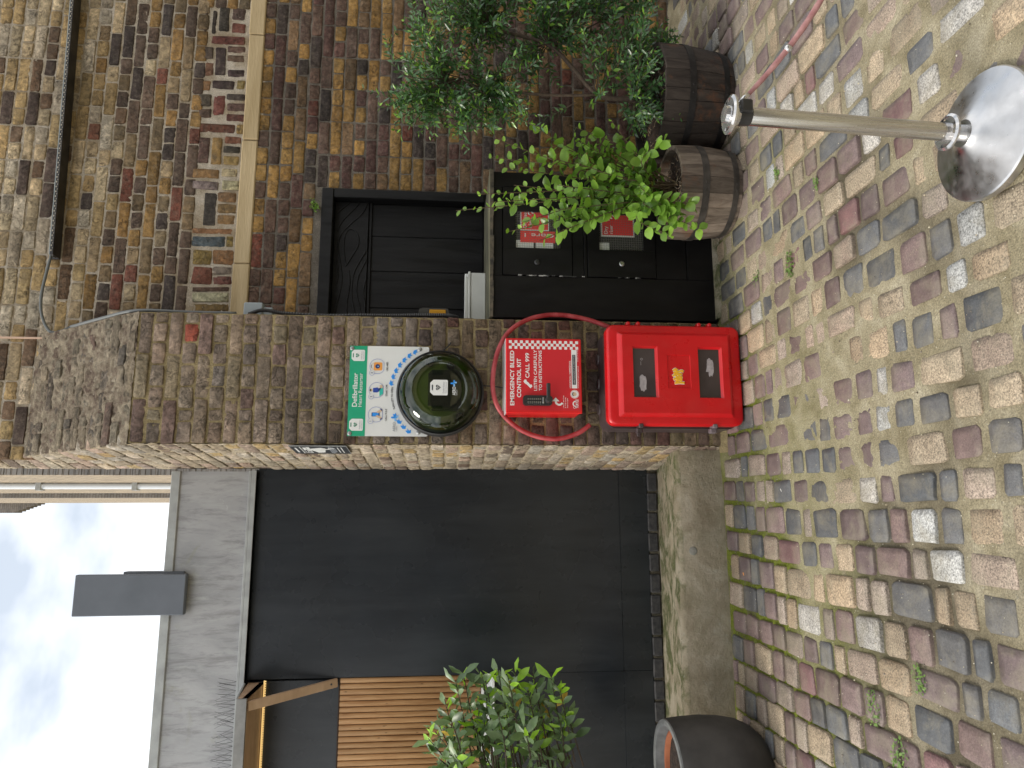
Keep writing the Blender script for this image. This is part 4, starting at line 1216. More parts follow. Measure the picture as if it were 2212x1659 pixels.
def badge(x, z, w, h, y, parent, M1, M2, M3):
    c = .012*w/.06
    poly = [(0, .004), (.004, 0), (w-.004, 0), (w, .004), (w, h-c), (w-c, h), (c, h), (0, h-c)]
    plate(poly, x, z, y, M1, parent, 'badge')
    plate(rect(w*.36, h*.07, 0, 0, h*.03), x+w*.32, z+h*.84, y-.0009, M2, parent, 'badge_slot')
    plate(heart(w*.19), x+w*.5, z+h*.56, y-.0009, M2, parent, 'heart')
    b = MB(); q = w*.028
    pts = [(-.2,0),(-.07,0),(-.03,.09),(.01,-.1),(.06,.05),(.09,0),(.2,0)]
    b.tube([(x+w*(.5+p[0]), y-.0019, z+h*.56+w*p[1]) for p in pts], q*.55, 4); b.build('pulse_line', M1, parent)
    put_text('Defibrillator', h*.10, x+w*.14, z+h*.19, y-.0009, M3, parent, width=w*.74)
    put_text('Heart Restarter', h*.065, x+w*.14, z+h*.07, y-.0009, M3, parent, width=w*.74)
badge(SX+.0265, SZt-.0765, .060, .0675, YSG-.0007, sg, M_white, M_greend, M_gtext)
badge(SX+.3815, SZt-.0745, .058, .066, YSG-.0007, sg, M_white, M_greend, M_gtext)
for k, (s_, num, lab, ls, lw) in enumerate(((.109, '1', 'CALL 9-9-9', .0765, .0605), (.2335, '2', 'START CPR', .202, .060), (.355, '3', 'USE AED', .331, .047))):
    cx, cz = sp_(s_, .139)
    a0, a1 = math.radians(-58), math.radians(238)
    band(.0375, .0390, cx, cz, YSG-.0003, M_line, sg, 'picture_ring', a0, a1, 30)
    MB().box(cx-.0205, cx+.0205, YSG-.0012, YSG-.0003, cz-.0334, cz-.0318).build('picture_ring', M_line, sg)
    bx, bz = cx-.0345, cz+.0265
    plate(circ(.0125, 20), bx, bz, YSG-.0012, M_wplate, sg, 'number_disc')
    band(.0115, .0128, bx, bz, YSG-.0018, M_line, sg, 'number_ring', math.radians(40), math.radians(312), 20)
    put_text(num, .0105, bx-.0035, bz-.005, YSG-.0024, M_navy, sg, bold=.02)
    stext(lab, .0088, ls, .1925, M_dtext, bold=.012, width=lw)
    y_ = YSG-.0006
    if k == 0:
        plate(rect(.020, .040, r=.002), cx-.010, cz-.018, y_, M_navy, sg, 'phone_picture')
        plate(rect(.017, .031), cx-.0085, cz-.0135, y_-.0009, M_blue1, sg, 'phone_screen')
        plate([(-.018,-.026),(-.010,-.031),(.003,-.008),(.001,.0),(-.006,-.002)], cx-.006, cz, y_-.0018, M_skin, sg, 'hand_picture')
        plate([(.020,-.026),(.012,-.031),(.000,-.010),(.004,-.002),(.011,-.006)], cx+.006, cz, y_-.0018, M_skin, sg, 'hand_picture')
        plate([(-.022,-.024),(-.013,-.031),(-.010,-.028),(-.019,-.020)], cx-.006, cz, y_-.0027, M_navy, sg, 'cuff_picture')
        plate([(.024,-.024),(.015,-.031),(.012,-.028),(.021,-.020)], cx+.006, cz, y_-.0027, M_navy, sg, 'cuff_picture')
    if k == 1:
        plate(circ(.0065, 14), cx-.001, cz+.027, y_, M_skin, sg, 'head_picture'); plate(circ(.0068, 14, 0, math.pi), cx-.001, cz+.028, y_-.0009, M_hair, sg, 'hair_picture')
        plate([(-.012,.018),(.010,.018),(.013,-.004),(.006,-.012),(-.008,-.012),(-.013,-.002)], cx, cz, y_, M_royal, sg, 'torso_picture')
        plate([(-.032,-.015),(.006,-.013),(.010,-.031),(-.020,-.0315)], cx, cz, y_-.0009, M_teal, sg, 'body_picture')
        plate([(.010,-.015),(.024,-.014),(.026,-.026),(.012,-.030)], cx, cz, y_-.0009, M_skin, sg, 'face_picture')
        plate([(-.006,-.008),(.006,-.008),(.012,-.019),(.008,-.021),(-.004,-.014)], cx, cz, y_-.0018, M_navy, sg, 'arm_picture')
    if k == 2:
        plate(rect(.042, .042, r=.006), cx-.021, cz-.024, y_, M_orange, sg, 'case_picture')
        plate(circ(.0115, 18), cx, cz-.001, y_-.0009, M_navy, sg, 'case_dial'); plate(circ(.0035, 10), cx, cz-.004, y_-.0018, M_blue2, sg, 'case_button')
        band(.017, .0185, cx, cz+.012, y_-.0002, M_skin, sg, 'case_handle', 0, math.pi, 14)
        band(.014, .0165, cx, cz+.016, y_-.0010, M_navy, sg, 'case_grip', math.radians(60), math.radians(120), 6)
stext('AERO', .0140, .0235, .237, M_gtext, width=.0465)
stext('healthcare', .0045, .0235, .245, M_gtext)
def aero_plus(x, z, y, s_, parent):
    for (dx, dz, w, h, m_) in ((-.5, -.12, .42, .26, M_blue2), (-.12, -.02, .26, .62, M_blue1), (.02, -.42, .26, .55, M_blue2), (.12, -.12, .42, .26, M_blue1)):
        plate(rect(w*s_, h*s_, r=.11*s_), x+dx*s_, z+dz*s_, y-(.0004 if m_ is M_blue1 else 0), m_, parent, 'plus_logo')
x, z = sp_(.094, .236); aero_plus(x, z, YSG-.0006, .036, sg)
# screws in the corners
for (s_, t) in ((.013, .012), (.447, .010), (.447, .352), (.020, .352)):
    x, z = sp_(s_, t); b = MB(); b.lathe([(0,.0045),(.0035,.0045),(.004,.0055),(.0085,.0045),(.0105,.0022),(.0112,0)], 20, Matrix.Translation((x, YSG-.0003, z)) @ RX)
    autosmooth(b.build('screw', M_screw, sg), 40)
# ---- dome cabinet
c_ = onY(951, 846, 3.50); DCX, DCZ = c_.x, c_.z; DR = .2195
for k in range(16):
    a = math.radians((24 + k*8.3) if k < 8 else (24 + 8.3*7 + 30 + (k-8)*8.3))
    if 84 < math.degrees(a) < 108: continue
for a_d in [30, 38, 46, 54, 62, 70, 78] + [118+8*q for q in range(0, 5)]:
    a = math.radians(a_d); r = DR+.026
    cx, cz = DCX+.004+r*math.cos(a), DCZ+.006+r*math.sin(a)
    if cx > SX+SW-.012 or cx < SX+.012: continue
    w = a+math.pi/2 if a_d > 100 else a+math.pi/2
    pts = [(q_[0]*1.35, q_[1]*1.35) for q_ in ((-.010,-.006),(.004,-.009),(.012,.0),(.004,.010),(.002,.003),(-.010,.005),(-.004,0))]
    rot = [(p[0]*math.cos(w)-p[1]*math.sin(w), p[0]*math.sin(w)+p[1]*math.cos(w)) for p in pts]
    plate(rot, cx, cz, YSG-.0003, M_blue1, sg, 'arrow_mark')
put_text('TURN LEFT TO OPEN', .0095, DCX+.004, DCZ+.006, YSG-.0006, M_dtext, sg, bold=.014, width=.112, arc=(DR+.0135, math.radians(97)))
dc = thing('defibrillator_dome', 'round black defibrillator cabinet with a clear olive green dome cover, below its white sign', 'defibrillator cabinet')
T = lambda y: Matrix.Translation((DCX, y, DCZ)) @ RX
b = MB(); b.lathe([(0, -.0), (.19, 0), (DR*.985, .0), (DR, .018), (DR, .045), (DR*.985, .058), (DR*.955, .066), (DR*.93, .062), (DR*.92, .05), (0, .05)], 72, T(Y0-.018))
autosmooth(b.build('base_ring', M_black, dc), 40)
M_dome, nt, bsd, out = new_mat('olive_dome')
fres = nt.nodes.new('ShaderNodeFresnel'); fres.inputs['IOR'].default_value = 1.7
gl = nt.nodes.new('ShaderNodeBsdfGlossy'); gl.inputs['Roughness'].default_value = .035; gl.inputs['Color'].default_value = (.9,.95,.9,1)
tr = nt.nodes.new('ShaderNodeBsdfTransparent'); tr.inputs['Color'].default_value = (.44,.52,.24,1)
ms = nt.nodes.new('ShaderNodeMixShader'); nt.links.new(fres.outputs[0], ms.inputs[0]); nt.links.new(tr.outputs[0], ms.inputs[1]); nt.links.new(gl.outputs[0], ms.inputs[2]); nt.links.new(ms.outputs[0], out.inputs[0])
prof = [(DR*.94, .060), (DR*.93, .075), (DR*.885, .105), (DR*.80, .135), (DR*.72, .152), (DR*.655, .160), (DR*.63, .166), (DR*.60, .1665), (DR*.57, .160), (DR*.45, .166), (DR*.2, .170), (0, .171)]
b = MB(); b.lathe(prof, 72, T(Y0-.018)); b.build('dome', M_dome, dc, True)
M_in = simple('dome_liner', (.22,.27,.12), .4, c2=(.34,.40,.18), scale=5)
b = MB(); b.lathe([(DR*.91, .052), (DR*.86, .054), (DR*.80, .070), (DR*.78, .054), (0, .054)], 48, T(Y0-.018)); b.build('inner_tray', M_in, dc, True)
b = MB(); b.box(DCX-.098, DCX+.105, Y0-.15, Y0-.075, DCZ-.105, DCZ+.06, bev=.02); b.build('aed_case', M_black, dc)
for (dx, dz, r) in ((-.13,-.10,.022), (.15,.055,.02), (.13,-.05,.018)):
    b = MB(); b.lathe([(0,.11),(r*.6,.11),(r,.10),(r,.05)], 16, Matrix.Translation((DCX+dx, Y0-.018, DCZ+dz)) @ RX); autosmooth(b.build('boss', M_black, dc))
# finger grips moulded round the dome
for k in range(8):
    a = math.radians(22+45*k); rr = DR*.80; b = MB()
    pts = [(DCX+(rr+.012*math.cos(w)*1.0)*math.cos(a)-.028*math.sin(w)*math.sin(a), Y0-.018-.140+.010*math.cos(w), DCZ+(rr+.012*math.cos(w))*math.sin(a)+.028*math.sin(w)*math.cos(a)) for w in [math.pi*q/10 - math.pi/2 for q in range(11)]]
    b.tube(pts, .0028, 6); b.build('dome_grip', M_dome, dc, True)
yd = Y0-.018-.1725
badge(DCX-.037+.004, DCZ-.037, .076, .085, yd, dc, M_white, M_dtext, M_gtext)
put_text('AERO', .0155, DCX-.032, DCZ-.075, yd, M_white, dc, bold=.02, width=.042)
put_text('healthcare', .0045, DCX-.032, DCZ-.083, yd, M_white, dc)
aero_plus(DCX+.026, DCZ-.068, yd, .030, dc)
# cable from the dome to the wall
cab = MB(); cab.tube(spline([(DCX+.214, Y0-.03, DCZ-.0), (DCX+.235, Y0-.022, DCZ-.02), (DCX+.262, Y0-.012, DCZ-.045), (DCX+.272, Y0-.004, DCZ-.048)], 5), .0032, 6)
cab.lathe([(0,.006),(.004,.005),(.005,0)], 10, Matrix.Translation((DCX+.272, Y0-.002, DCZ-.048)) @ RX)
o = cab.build('dome_cable', M_black, None, True); tag(o, 'short black cable leaving the right side of the round dome into the brickwork', 'cable')
p1 = onY(1045, 833, Y0-.01); p2 = onY(1092, 838, Y0-.03)
cab = MB(); cab.tube(spline([(p1.x, Y0-.01, p1.z+.01), ((p1.x+p2.x)/2, Y0-.028, (p1.z+p2.z)/2+.004), (p2.x, Y0-.02, p2.z)], 5), .003, 6)
o = cab.build('kit_cable', M_black, None, True); tag(o, 'short black wire dropping from the dome to the top of the red bleed kit box', 'cable')

# ================================================================== BLEED CONTROL KIT
kit = thing('bleed_kit_box', 'red emergency bleed control kit box with a push button lock and a chequered strip', 'box')
YK = 3.405
a1 = onY(1093, 892, YK); a2 = onY(1093, 730, YK); a3 = onY(1258, 891, YK)
KX0, KX1, KZ1, KZ0 = a1.x, a2.x, a1.z, a3.z
KW, KH = KX1-KX0, KZ1-KZ0
MB().box(KX0+.004, KX1-.004, YK+.016, Y0-.004, KZ0+.004, KZ1-.004, bev=.003).build('box_body', M_redbox, kit)
MB().box(KX0, KX1, YK, YK+.014, KZ0, KZ1, bev=.003).build('box_door', M_redbox, kit)
b = MB(); b.prism(rect(KW-.020, KH-.012, KX0+.014, KZ0+.006, .004), .001, Matrix.Translation((0, YK-.001, 0))); b.build('printed_label', M_redkit, kit)
MB().box(KX0+.002, KX1-.002, YK+.004, Y0-.006, KZ1-.003, KZ1+.002).build('top_edge', simple('kit_top_white', (.55,.53,.52), .3), kit)
yk = YK-.0013
def kp(s, t): return KX0+s*KW/.377, KZ1-t*KH/.39
def kt(s_, h, ss, tt, **k):
    x, z = kp(ss, tt); return put_text(s_, h, x, z, yk, M_white, kit, **k)
b = MB(); q = .01434
for r in range(25):
    for c in range(3):
        if (r+c) % 2 == 0 and not (c == 1 and False):
            x, z = kp(.3225+c*q, .016+(r+1)*q)
            b.box(x, x+q, yk-.0006, yk+.0002, z, z+q*.985)
b.build('chequered_strip', M_white, kit)
kt('EMERGENCY BLEED', .0195, .038, .0415, bold=.03, width=.273)
kt('CONTROL KIT', .0195, .078, .0765, bold=.03, width=.194)
kt('CALL 999', .019, .176, .1195, bold=.025, width=.125)
kt('LISTEN CAREFULLY', .0152, .112, .1585, bold=.02, width=.205)
kt('TO INSTRUCTIONS', .0152, .112, .184, bold=.02, width=.202)
# handset symbol
x, z = kp(.146, .111); b = MB()
pts = [(x+.020*math.cos(a), yk-.0004, z+.004+.020*math.sin(a)) for a in [math.radians(200+100*q/10) for q in range(11)]]
pts = [(x-.019, yk-.0004, z-.012), (x-.012, yk-.0004, z-.019), (x+.0, yk-.0004, z-.012), (x+.010, yk-.0004, z+.0), (x+.017, yk-.0004, z+.012), (x+.013, yk-.0004, z+.018)]
v = []; 
poly = [(-.022,-.014),(-.013,-.023),(-.003,-.019),(-.004,-.012),(.006,-.004),(.013,.006),(.019,.005),(.022,.014),(.012,.021),(.004,.016),(-.004,.004),(-.014,-.006)]
plate(poly, x, z, yk, M_white, kit, 'handset_symbol')
# push button lock
x0, z1 = kp(.036, .085); x1, z0 = kp(.086, .233)
b = MB(); b.prism(rect(x1-x0, z1-z0, x0, z0, .014), .020, Matrix.Translation((0, YK-.022, 0))); autosmooth(b.build('lock_body', M_black, kit), 30)
for r in range(7):
    for c in range(2):
        x, z = kp(.052+c*.015, .111+r*.0103); b = MB(); b.lathe([(0,.004),(.003,.004),(.0042,.002),(.0042,0)], 12, Matrix.Translation((x, YK-.0222, z)) @ RX); autosmooth(b.build('lock_button', M_steel, kit))
        put_text('CX123456789YZ0'[(r*2+c) % 14], .0028, x-.0095+(.0), z-.0012, YK-.0226, M_white, kit) if c == 0 else None
xa, za = kp(.046, .184); b = MB(); b.box(xa, xa+.030, YK-.026, YK-.021, za-.008, za, bev=.0015); b.build('lock_tab', M_steel, kit)
xa, za = kp(.060, .213); xb, zb = kp(.141, .2095)
b = MB(); b.lathe([(0,.045),(.014,.045),(.017,.040),(.017,0)], 20, Matrix.Translation((xa+.002, YK-.018, za)) @ RX); b.box(xa, xb, YK-.064, YK-.050, zb-.009, zb+.010, bev=.004)
autosmooth(b.build('lock_handle', M_black, kit), 35)
x, z = kp(.052, .284); 
band(.0125, .0215, x+.008, z+.012, yk+.0002, M_white, kit, 'turn_arrow', math.radians(75), math.radians(245), 18)
plate([(0,-.018),(0,.018),(.019,0)], x+.008, z+.029, yk, M_white, kit, 'arrow_head')
kt('1. Enter the Code', .0042, .027, .2965, bold=.02, width=.062); kt('2. Push handle', .0042, .027, .3065, bold=.02, width=.052); kt('down to open', .0042, .027, .3165, bold=.02, width=.048)
kt('LOCATION / REFERENCE:', .0070, .127, .3335, bold=.02, width=.138)
x0, z0 = kp(.126, .366); x1, z1 = kp(.321, .338); plate(rect(x1-x0, z1-z0), x0, z0, yk, M_white, kit, 'reference_strip')
x0, z0 = kp(.144, .3585); x1, z1 = kp(.296, .3425); plate(rect(x1-x0, z1-z0), x0, z0, yk-.0009, M_dtext, kit, 'reference_label')
x, z = kp(.147, .353); put_text('CAMDEN STABLES MARKET -CAFT 7B- LONDON NW1 8AH', .0045, x, z, yk-.0018, M_white, kit, width=.146)
kt('www.turtleengineering.co.uk', .0042, .127, .3735, width=.112); kt('01327 22 07 53', .0045, .262, .3735, width=.058)
x, z = kp(.0965, .352); plate(circ(.0215, 26), x, z, yk, M_white, kit, 'round_badge'); band(.0185, .0196, x, z, yk-.0007, M_redkit, kit, 'badge_ring')
plate(circ(.0095, 16), x, z+.001, yk-.0009, M_skin, kit, 'badge_picture'); plate([(-.010,.002),(-.008,.010),(0,.0125),(.008,.010),(.010,.002),(.005,.007),(-.005,.007)], x, z+.001, yk-.0017, M_hair, kit, 'badge_picture')
x, z = kp(.026, .370); put_text('TURTLE', .013, x, z, yk, M_white, kit, bold=.03, width=.044)
band(.010, .0155, x+.022, z+.013, yk, M_white, kit, 'shell_logo', 0, math.pi, 14)
plate(circ(.006, 12), x+.004, z+.020, yk-.0009, M_redkit, kit, 'shell_logo'); band(.0045, .0058, x+.004, z+.020, yk-.0018, M_white, kit, 'shell_logo')

# ================================================================== HOSE looped round the kit
pts = [(1320,708),(1268,690),(1206,680),(1150,687),(1104,712),(1078,752),(1066,803),(1066,850),(1082,890),(1118,924),(1160,943),(1205,948),(1248,936),(1275,917)]
P3 = []
for i, (x, y) in enumerate(pts):
    yy = 3.515 if i > 0 else 3.53
    yy += .02*math.sin(i*.8)
    P3.append(onY(x, y, yy))
b = MB(); b.tube(spline(P3, 6), .0120, 12); o = b.build('red_hose', M_hose, None, True)
tag(o, 'faded red rubber hose coiled in an open loop around the bleed kit box', 'hose')

# ================================================================== RED EXTINGUISHER CABINET
ex_ = thing('extinguisher_cabinet', 'large red plastic fire cabinet with two dark windows at the foot of the pier', 'cabinet')
YC = 3.325
q1, q2, q3, q4 = onY(1307, 703, YC), onY(1318, 918, YC), onY(1600, 703, YC), onY(1612, 920, YC)
EX0, EX1, EZ1, EZ0 = (q2.x+q4.x)/2, (q1.x+q3.x)/2, (q1.z+q2.z)/2, .006
EW, EH = EX1-EX0, EZ1-EZ0
b = MB(); b.prism(rect(EW+.012, EH-.01, EX0-.008, EZ0+.004, .05, 6), .165, Matrix.Translation((0, YC+.075, 0))); autosmooth(b.build('cabinet_body', M_brown, ex_), 30)
# wavy vents on the back rim of the body
for k in range(5):
    zc = EZ0+.10+k*.115; b = MB()
    b.lathe([(0,.01),(.03,.01),(.036,.004),(.038,0)], 14, Matrix.Translation((EX0+.035+k*0, Y0-.035, zc)) @ Matrix.Rotation(-math.pi/2, 4, 'Y') @ Matrix.Diagonal((1,1,3.6,1)))
    autosmooth(b.build('vent_boss', M_brown, ex_), 30)
for k in range(3):
    b = MB(); b.lathe([(0,.01),(.03,.01),(.036,.004),(.038,0)], 14, Matrix.Translation((EX0+.11+k*.13, Y0-.035, EZ1-.028)) @ Matrix.Diagonal((1,1,2.8,1)))
    autosmooth(b.build('vent_boss', M_brown, ex_), 30)
# lid: stepped shell made of nested rounded rectangles
def rr_pts(x, z, w, h, r, n=6): return rect(w, h, x, z, r, n)
loops = [(0, .060, 0, .040), (0, .012, 0, .040), (.004, .004, 0, .038), (.010, .0, 0, .036), (.036, .0, 0, .010), (.040, -.001, 0, .009), (.054, -.020, 0, .007), (.058, -.0215, 0, .006)]
v = []; f = []; nL = None
for (ins, y, _, r) in loops:
    sx = ins*1.0; L_ = rr_pts(EX0+sx, EZ0+ins*1.25, EW-2*sx, EH-2.5*ins, max(r, .004))
    nL = len(L_); v += [(x, YC+y, z) for x, z in L_]
for i in range(len(loops)-1):
    for k in range(nL): k2 = (k+1) % nL; f.append((i*nL+k, i*nL+k2, (i+1)*nL+k2, (i+1)*nL+k))
lid = MB(); lid.add(v, f)
# raised face with two window openings, built as strips around them
fi = .058; fx0, fx1_, fz0_, fz1_ = EX0+fi, EX1-fi, EZ0+fi*1.25, EZ1-fi*1.25
wz1a, wz1b = EZ1-EH*.365, EZ1-EH*.182; wz2a, wz2b = EZ1-EH*.845, EZ1-EH*.665
wx0, wx1 = EX0+EW*.265, EX0+EW*.775
yF = YC-.0215
def strip(x0, x1, z0, z1):
    lid.add([(x0,yF,z0),(x1,yF,z0),(x1,yF,z1),(x0,yF,z1)], [(0,1,2,3)])
strip(fx0, fx1_, wz1b, fz1_); strip(fx0, fx1_, fz0_, wz2a)
strip(fx0, wx0, wz2a, wz1b); strip(wx1, fx1_, wz2a, wz1b)
# centre block with a recessed panel
px0, px1, pz0, pz1 = EX0+EW*.36, EX0+EW*.69, EZ1-EH*.605, EZ1-EH*.435
strip(wx0, wx1, pz1, wz1a); strip(wx0, wx1, wz2b, pz0); strip(wx0, px0, pz0, pz1); strip(px1, wx1, pz0, pz1)
lid.add([(px0,yF,pz0),(px1,yF,pz0),(px1,yF,pz1),(px0,yF,pz1),(px0+.002,yF+.003,pz0+.002),(px1-.002,yF+.003,pz0+.002),(px1-.002,yF+.003,pz1-.002),(px0+.002,yF+.003,pz1-.002)],
        [(0,1,5,4),(1,2,6,5),(2,3,7,6),(3,0,4,7),(4,5,6,7)])
for (za, zb) in ((wz1a, wz1b), (wz2a, wz2b)):   # bevelled reveals of the windows
    i = .010
    lid.add([(wx0,yF,za),(wx1,yF,za),(wx1,yF,zb),(wx0,yF,zb),(wx0+i*.4,yF+.012,za+i*1.2),(wx1-i,yF+.012,za+i*1.2),(wx1-i,yF+.012,zb-i*.3),(wx0+i*.4,yF+.012,zb-i*.3)],
            [(0,1,5,4),(1,2,6,5),(2,3,7,6),(3,0,4,7)])
lo = lid.build('lid', M_red, ex_); autosmooth(lo, 32)
M_smoke = simple('smoked_window', (.035,.024,.024), .16, c2=(.06,.045,.042), scale=6, spec=.5)
M_scr = simple('scraped_sticker', (.30,.27,.27), .7, c2=(.44,.40,.40), scale=60)
for (za, zb) in ((wz1a, wz1b), (wz2a, wz2b)):
    MB().box(wx0+.002, wx1-.006, yF+.0125, yF+.015, za+.008, zb-.002).build('window', M_smoke, ex_)
def blob(cx, cz, w, h, seed, y, n=40, rag=.25):
    out = []
    for k in range(n):
        a = 2*math.pi*k/n; r = 1+rag*mnoise.noise(Vector((math.cos(a)*2.2+seed, math.sin(a)*2.2, seed)))+.5*rag*mnoise.noise(Vector((math.cos(a)*7+seed, math.sin(a)*7, seed)))
        out.append((w/2*r*math.copysign(abs(math.cos(a))**.8, math.cos(a)), h/2*r*math.copysign(abs(math.sin(a))**.8, math.sin(a))))
    plate(out, cx, cz, y, M_scr, ex_, 'scraped_sticker', .0005)
def EF(x, y):        # position on the lid from the enlarged detail (origin 2340,1220 scale 3.072)
    q = onY((2340+x/3.072)/D_, (1220+y/3.072)/D_, yF); return q.x, q.z
x, z = EF(598, 885); blob(x, z, .080, .034, 1.3, yF+.0124)
x, z = EF(1415, 690); blob(x, z, .085, .036, 5.1, yF+.0124, rag=.4)
b = MB(); x, z = EF(578, 590); b.lathe([(.004,.0005),(.006,.0005)], 12, Matrix.Translation((x, yF+.0122, z)) @ RX); b.box(x-.030, x-.012, yF+.0115, yF+.0122, z+.003, z+.0045); b.build('window_scratch', M_scr, ex_)
# graffiti style sticker: overlapping rounded letter strokes, white outline
M_yel = simple('sticker_yellow', (.80,.42,.015), .45); M_sw = simple('sticker_white', (.74,.72,.66), .5)
strokes = [[(955,735),(985,715),(990,745),(1005,710)], [(960,760),(1010,748),(1070,735),(1060,755)], [(950,800),(990,778),(1045,775),(1055,790)], [(985,795),(1015,815),(1060,808),(1040,830)],
           [(960,840),(1000,825),(1020,845),(1065,830)], [(985,860),(1040,850),(1060,862)], [(975,885),(1030,880),(1095,882)], [(1000,770),(1030,800),(1000,850)]]
b1 = MB(); b2 = MB()
for st in strokes:
    pp = spline([Vector((EF(*p)[0], yF-.0002+.003, EF(*p)[1])) for p in st], 5)
    M0 = Matrix.Translation((0, yF+.0028, 0)) @ Matrix.Diagonal((1, .10, 1, 1)) @ Matrix.Translation((0, -(yF+.0028), 0))
    b1.tube(pp, .0076, 8, M=M0); 
    M1_ = Matrix.Translation((0, yF+.0020, 0)) @ Matrix.Diagonal((1, .10, 1, 1)) @ Matrix.Translation((0, -(yF+.0028), 0))
    b2.tube(pp, .0053, 8, M=M1_)
b1.build('sticker_outline', M_sw, ex_, True); b2.build('graffiti_sticker', M_yel, ex_, True)
# hinge knuckles and catches
for t in (.170, .245, .705, .785):
    z = EZ1-EH*t; b = MB(); b.box(EX1-.002, EX1+.020, YC+.012, YC+.05, z-.010, z+.010, bev=.005); b.build('hinge', M_red, ex_)
for (t, m_, nm) in ((.235, M_brown, 'catch'), (.78, simple('worn_catch', (.16,.13,.14), .4), 'catch')):
    z = EZ1-EH*t; b = MB()
    b.box(EX0-.012, EX0+.008, YC-.004, YC+.05, z-.011, z+.011, bev=.003); b.box(EX0-.034, EX0-.010, YC+.020, YC+.055, z-.014, z+.018, bev=.004)
    if t < .5: b.box(EX0-.052, EX0-.030, YC+.018, YC+.028, z+.000, z+.018, bev=.003)
    b.build(nm, m_, ex_)

# ================================================================== CCTV notice on the side of the pier
nb = thing('camera_notice', 'small black and white CCTV notice on the sunlit left side of the pier', 'sign')
zt_, zb_ = None, None
a = fc(2.1); bk = Vector((XB, YB, 2.1)); ux = (bk-a).normalized(); no = ux.cross(Vector((0,0,1))).normalized()
if no.x > 0: no = -no
def onSide(x, y):
    d = Vector(_ray(x, y)); o_ = Vector(O); t = (a-o_+no*.012).dot(no)/d.dot(no); return o_+d*t
s1, s2, s3 = onSide((1080+335/6.144)/D_, (1720+230/6.144)/D_), onSide((1080+480/6.144)/D_, (1720+378/6.144)/D_), onSide((1080+1735/6.144)/D_, (1720+240/6.144)/D_)
nH = s1.z-s3.z; nW = .21
org = a + no*.010 + ux*((s1-a).dot(ux)); org.z = s3.z
Mn = Matrix(((-ux.x, -no.x, 0, org.x), (-ux.y, -no.y, 0, org.y), (0, 0, 1, org.z), (0,0,0,1)))
nb.matrix_basis = Mn            # local x runs toward the camera-side edge, -y outwards
b = MB(); b.prism(rect(nW, nH, -nW, 0, .003), .003); b.build('sign_plate', simple('notice_black', (.035,.038,.042), .45), nb)
b = MB(); b.box(-nW, 0, -.0008, .002, -.001, .0006); b.box(-.003, .0006, -.0009, .002, 0, nH); b.build('plate_edge', M_lip, nb)
def npl(poly, x, z, mat, nm='symbol'): plate(poly, x, z, -.0002, mat, nb, nm)
npl(rect(nW*.55, .008), -nW*.78, nH*.90, M_wplate); npl(rect(nW*.8, .004), -nW*.9, nH*.82, M_wplate)
npl(rect(nW*.62, nH*.055), -nW*.81, nH*.735, M_wplate); npl(rect(nW*.72, nH*.06), -nW*.86, nH*.665, M_wplate)
npl([(-.07,.02),(.03,.055),(.06,-.01),(.04,-.03),(-.06,-.015)], -nW*.5, nH*.50, M_wplate)
npl([(0,0),(.012,0),(.03,-.04),(.05,-.04),(.05,-.07),(.035,-.07),(.035,-.05),(.02,-.05)], -nW*.5, nH*.49, M_wplate)
for k, (w, zz) in enumerate(((.8, .315), (.8, .285), (.7, .255), (.5, .225), (.66, .165), (.7, .10))): npl(rect(nW*w, nH*.016), -nW*(.5+w/2), nH*zz, M_gtext if k < 4 else M_wplate)
put_text('CCTV', nH*.045, -nW*.80, nH*.674, -.0012, M_dtext, nb, bold=.02)
put_text('WARNING', nH*.032, -nW*.76, nH*.747, -.0012, M_dtext, nb, bold=.02)

# ================================================================== CABLE TRAY AND CONDUITS
tr_ = thing('cable_tray', 'black perforated metal cable tray crossing the upper brick wall', 'cable tray')
ta, tb = onY(158, 0, 4.14), onY(112, 556, 4.14)
ta.x += .5*(ta.x-tb.x)/abs(ta.x-tb.x)*0
dv = (ta-tb); ta = tb + dv*1.12; L_t = (ta-tb).length; dv.normalize(); up = Vector((0,-1,0)).cross(dv); up = up if up.z > 0 else -up
Mt = Matrix(((dv.x, 0, up.x, tb.x), (dv.y, 1, up.y, tb.y), (dv.z, 0, up.z, tb.z), (0,0,0,1)))
M_tray = simple('tray_metal', (.022,.021,.021), .45, .3, c2=(.06,.055,.05), scale=15)
b = MB()
b.box(0, L_t, -.050, .034, -.030, -.0265, Mt); b.box(0, L_t, -.050, -.0475, -.0265, -.012, Mt)
b.box(0, L_t, .030, .034, -.0265, .028, Mt); b.build('tray_channel', M_tray, tr_)
b = MB(); b.box(0, L_t, -.0505, -.048, -.0125, -.0085, Mt); b.build('bright_lip', simple('tray_edge', (.30,.34,.34), .4), tr_)
b = MB(); s_ = .02
while s_ < L_t:
    b.box(s_, s_+.009, -.0512, -.0505, -.022, -.016, Mt); b.box(s_+.016, s_+.022, -.0512, -.0505, -.027, -.024, Mt); s_ += .030
b.build('tray_slots', simple('slot_light', (.42,.38,.30), .8), tr_, kind='stuff')
b = MB()
for q in range(3):
    b.tube([Mt @ Vector((L_t*k/20, -.02+.012*q, -.018+.004*math.sin(k*1.3+q))) for k in range(21)], .0075, 7)
b.build('cable', M_black, tr_, True)
CP = [onY(x, y, 4.125) for x, y in ((112,545),(100,590),(89,640),(90,680),(104,712),(122,718),(160,704))]
CP += [Vector((1.004, 3.97, 3.50)), Vector((1.008, 3.80, 3.27)), Vector((1.014, 3.66, 3.04)), Vector((1.012, 3.66, 2.80)), Vector((1.016, 3.68, 2.55))]
b = MB(); b.tube(spline(CP, 6), .0085, 8); o = b.build('grey_conduit', simple('conduit_grey', (.13,.14,.14), .5), None, True)
tag(o, 'grey flexible conduit curling from the end of the cable tray down to the pier', 'conduit')
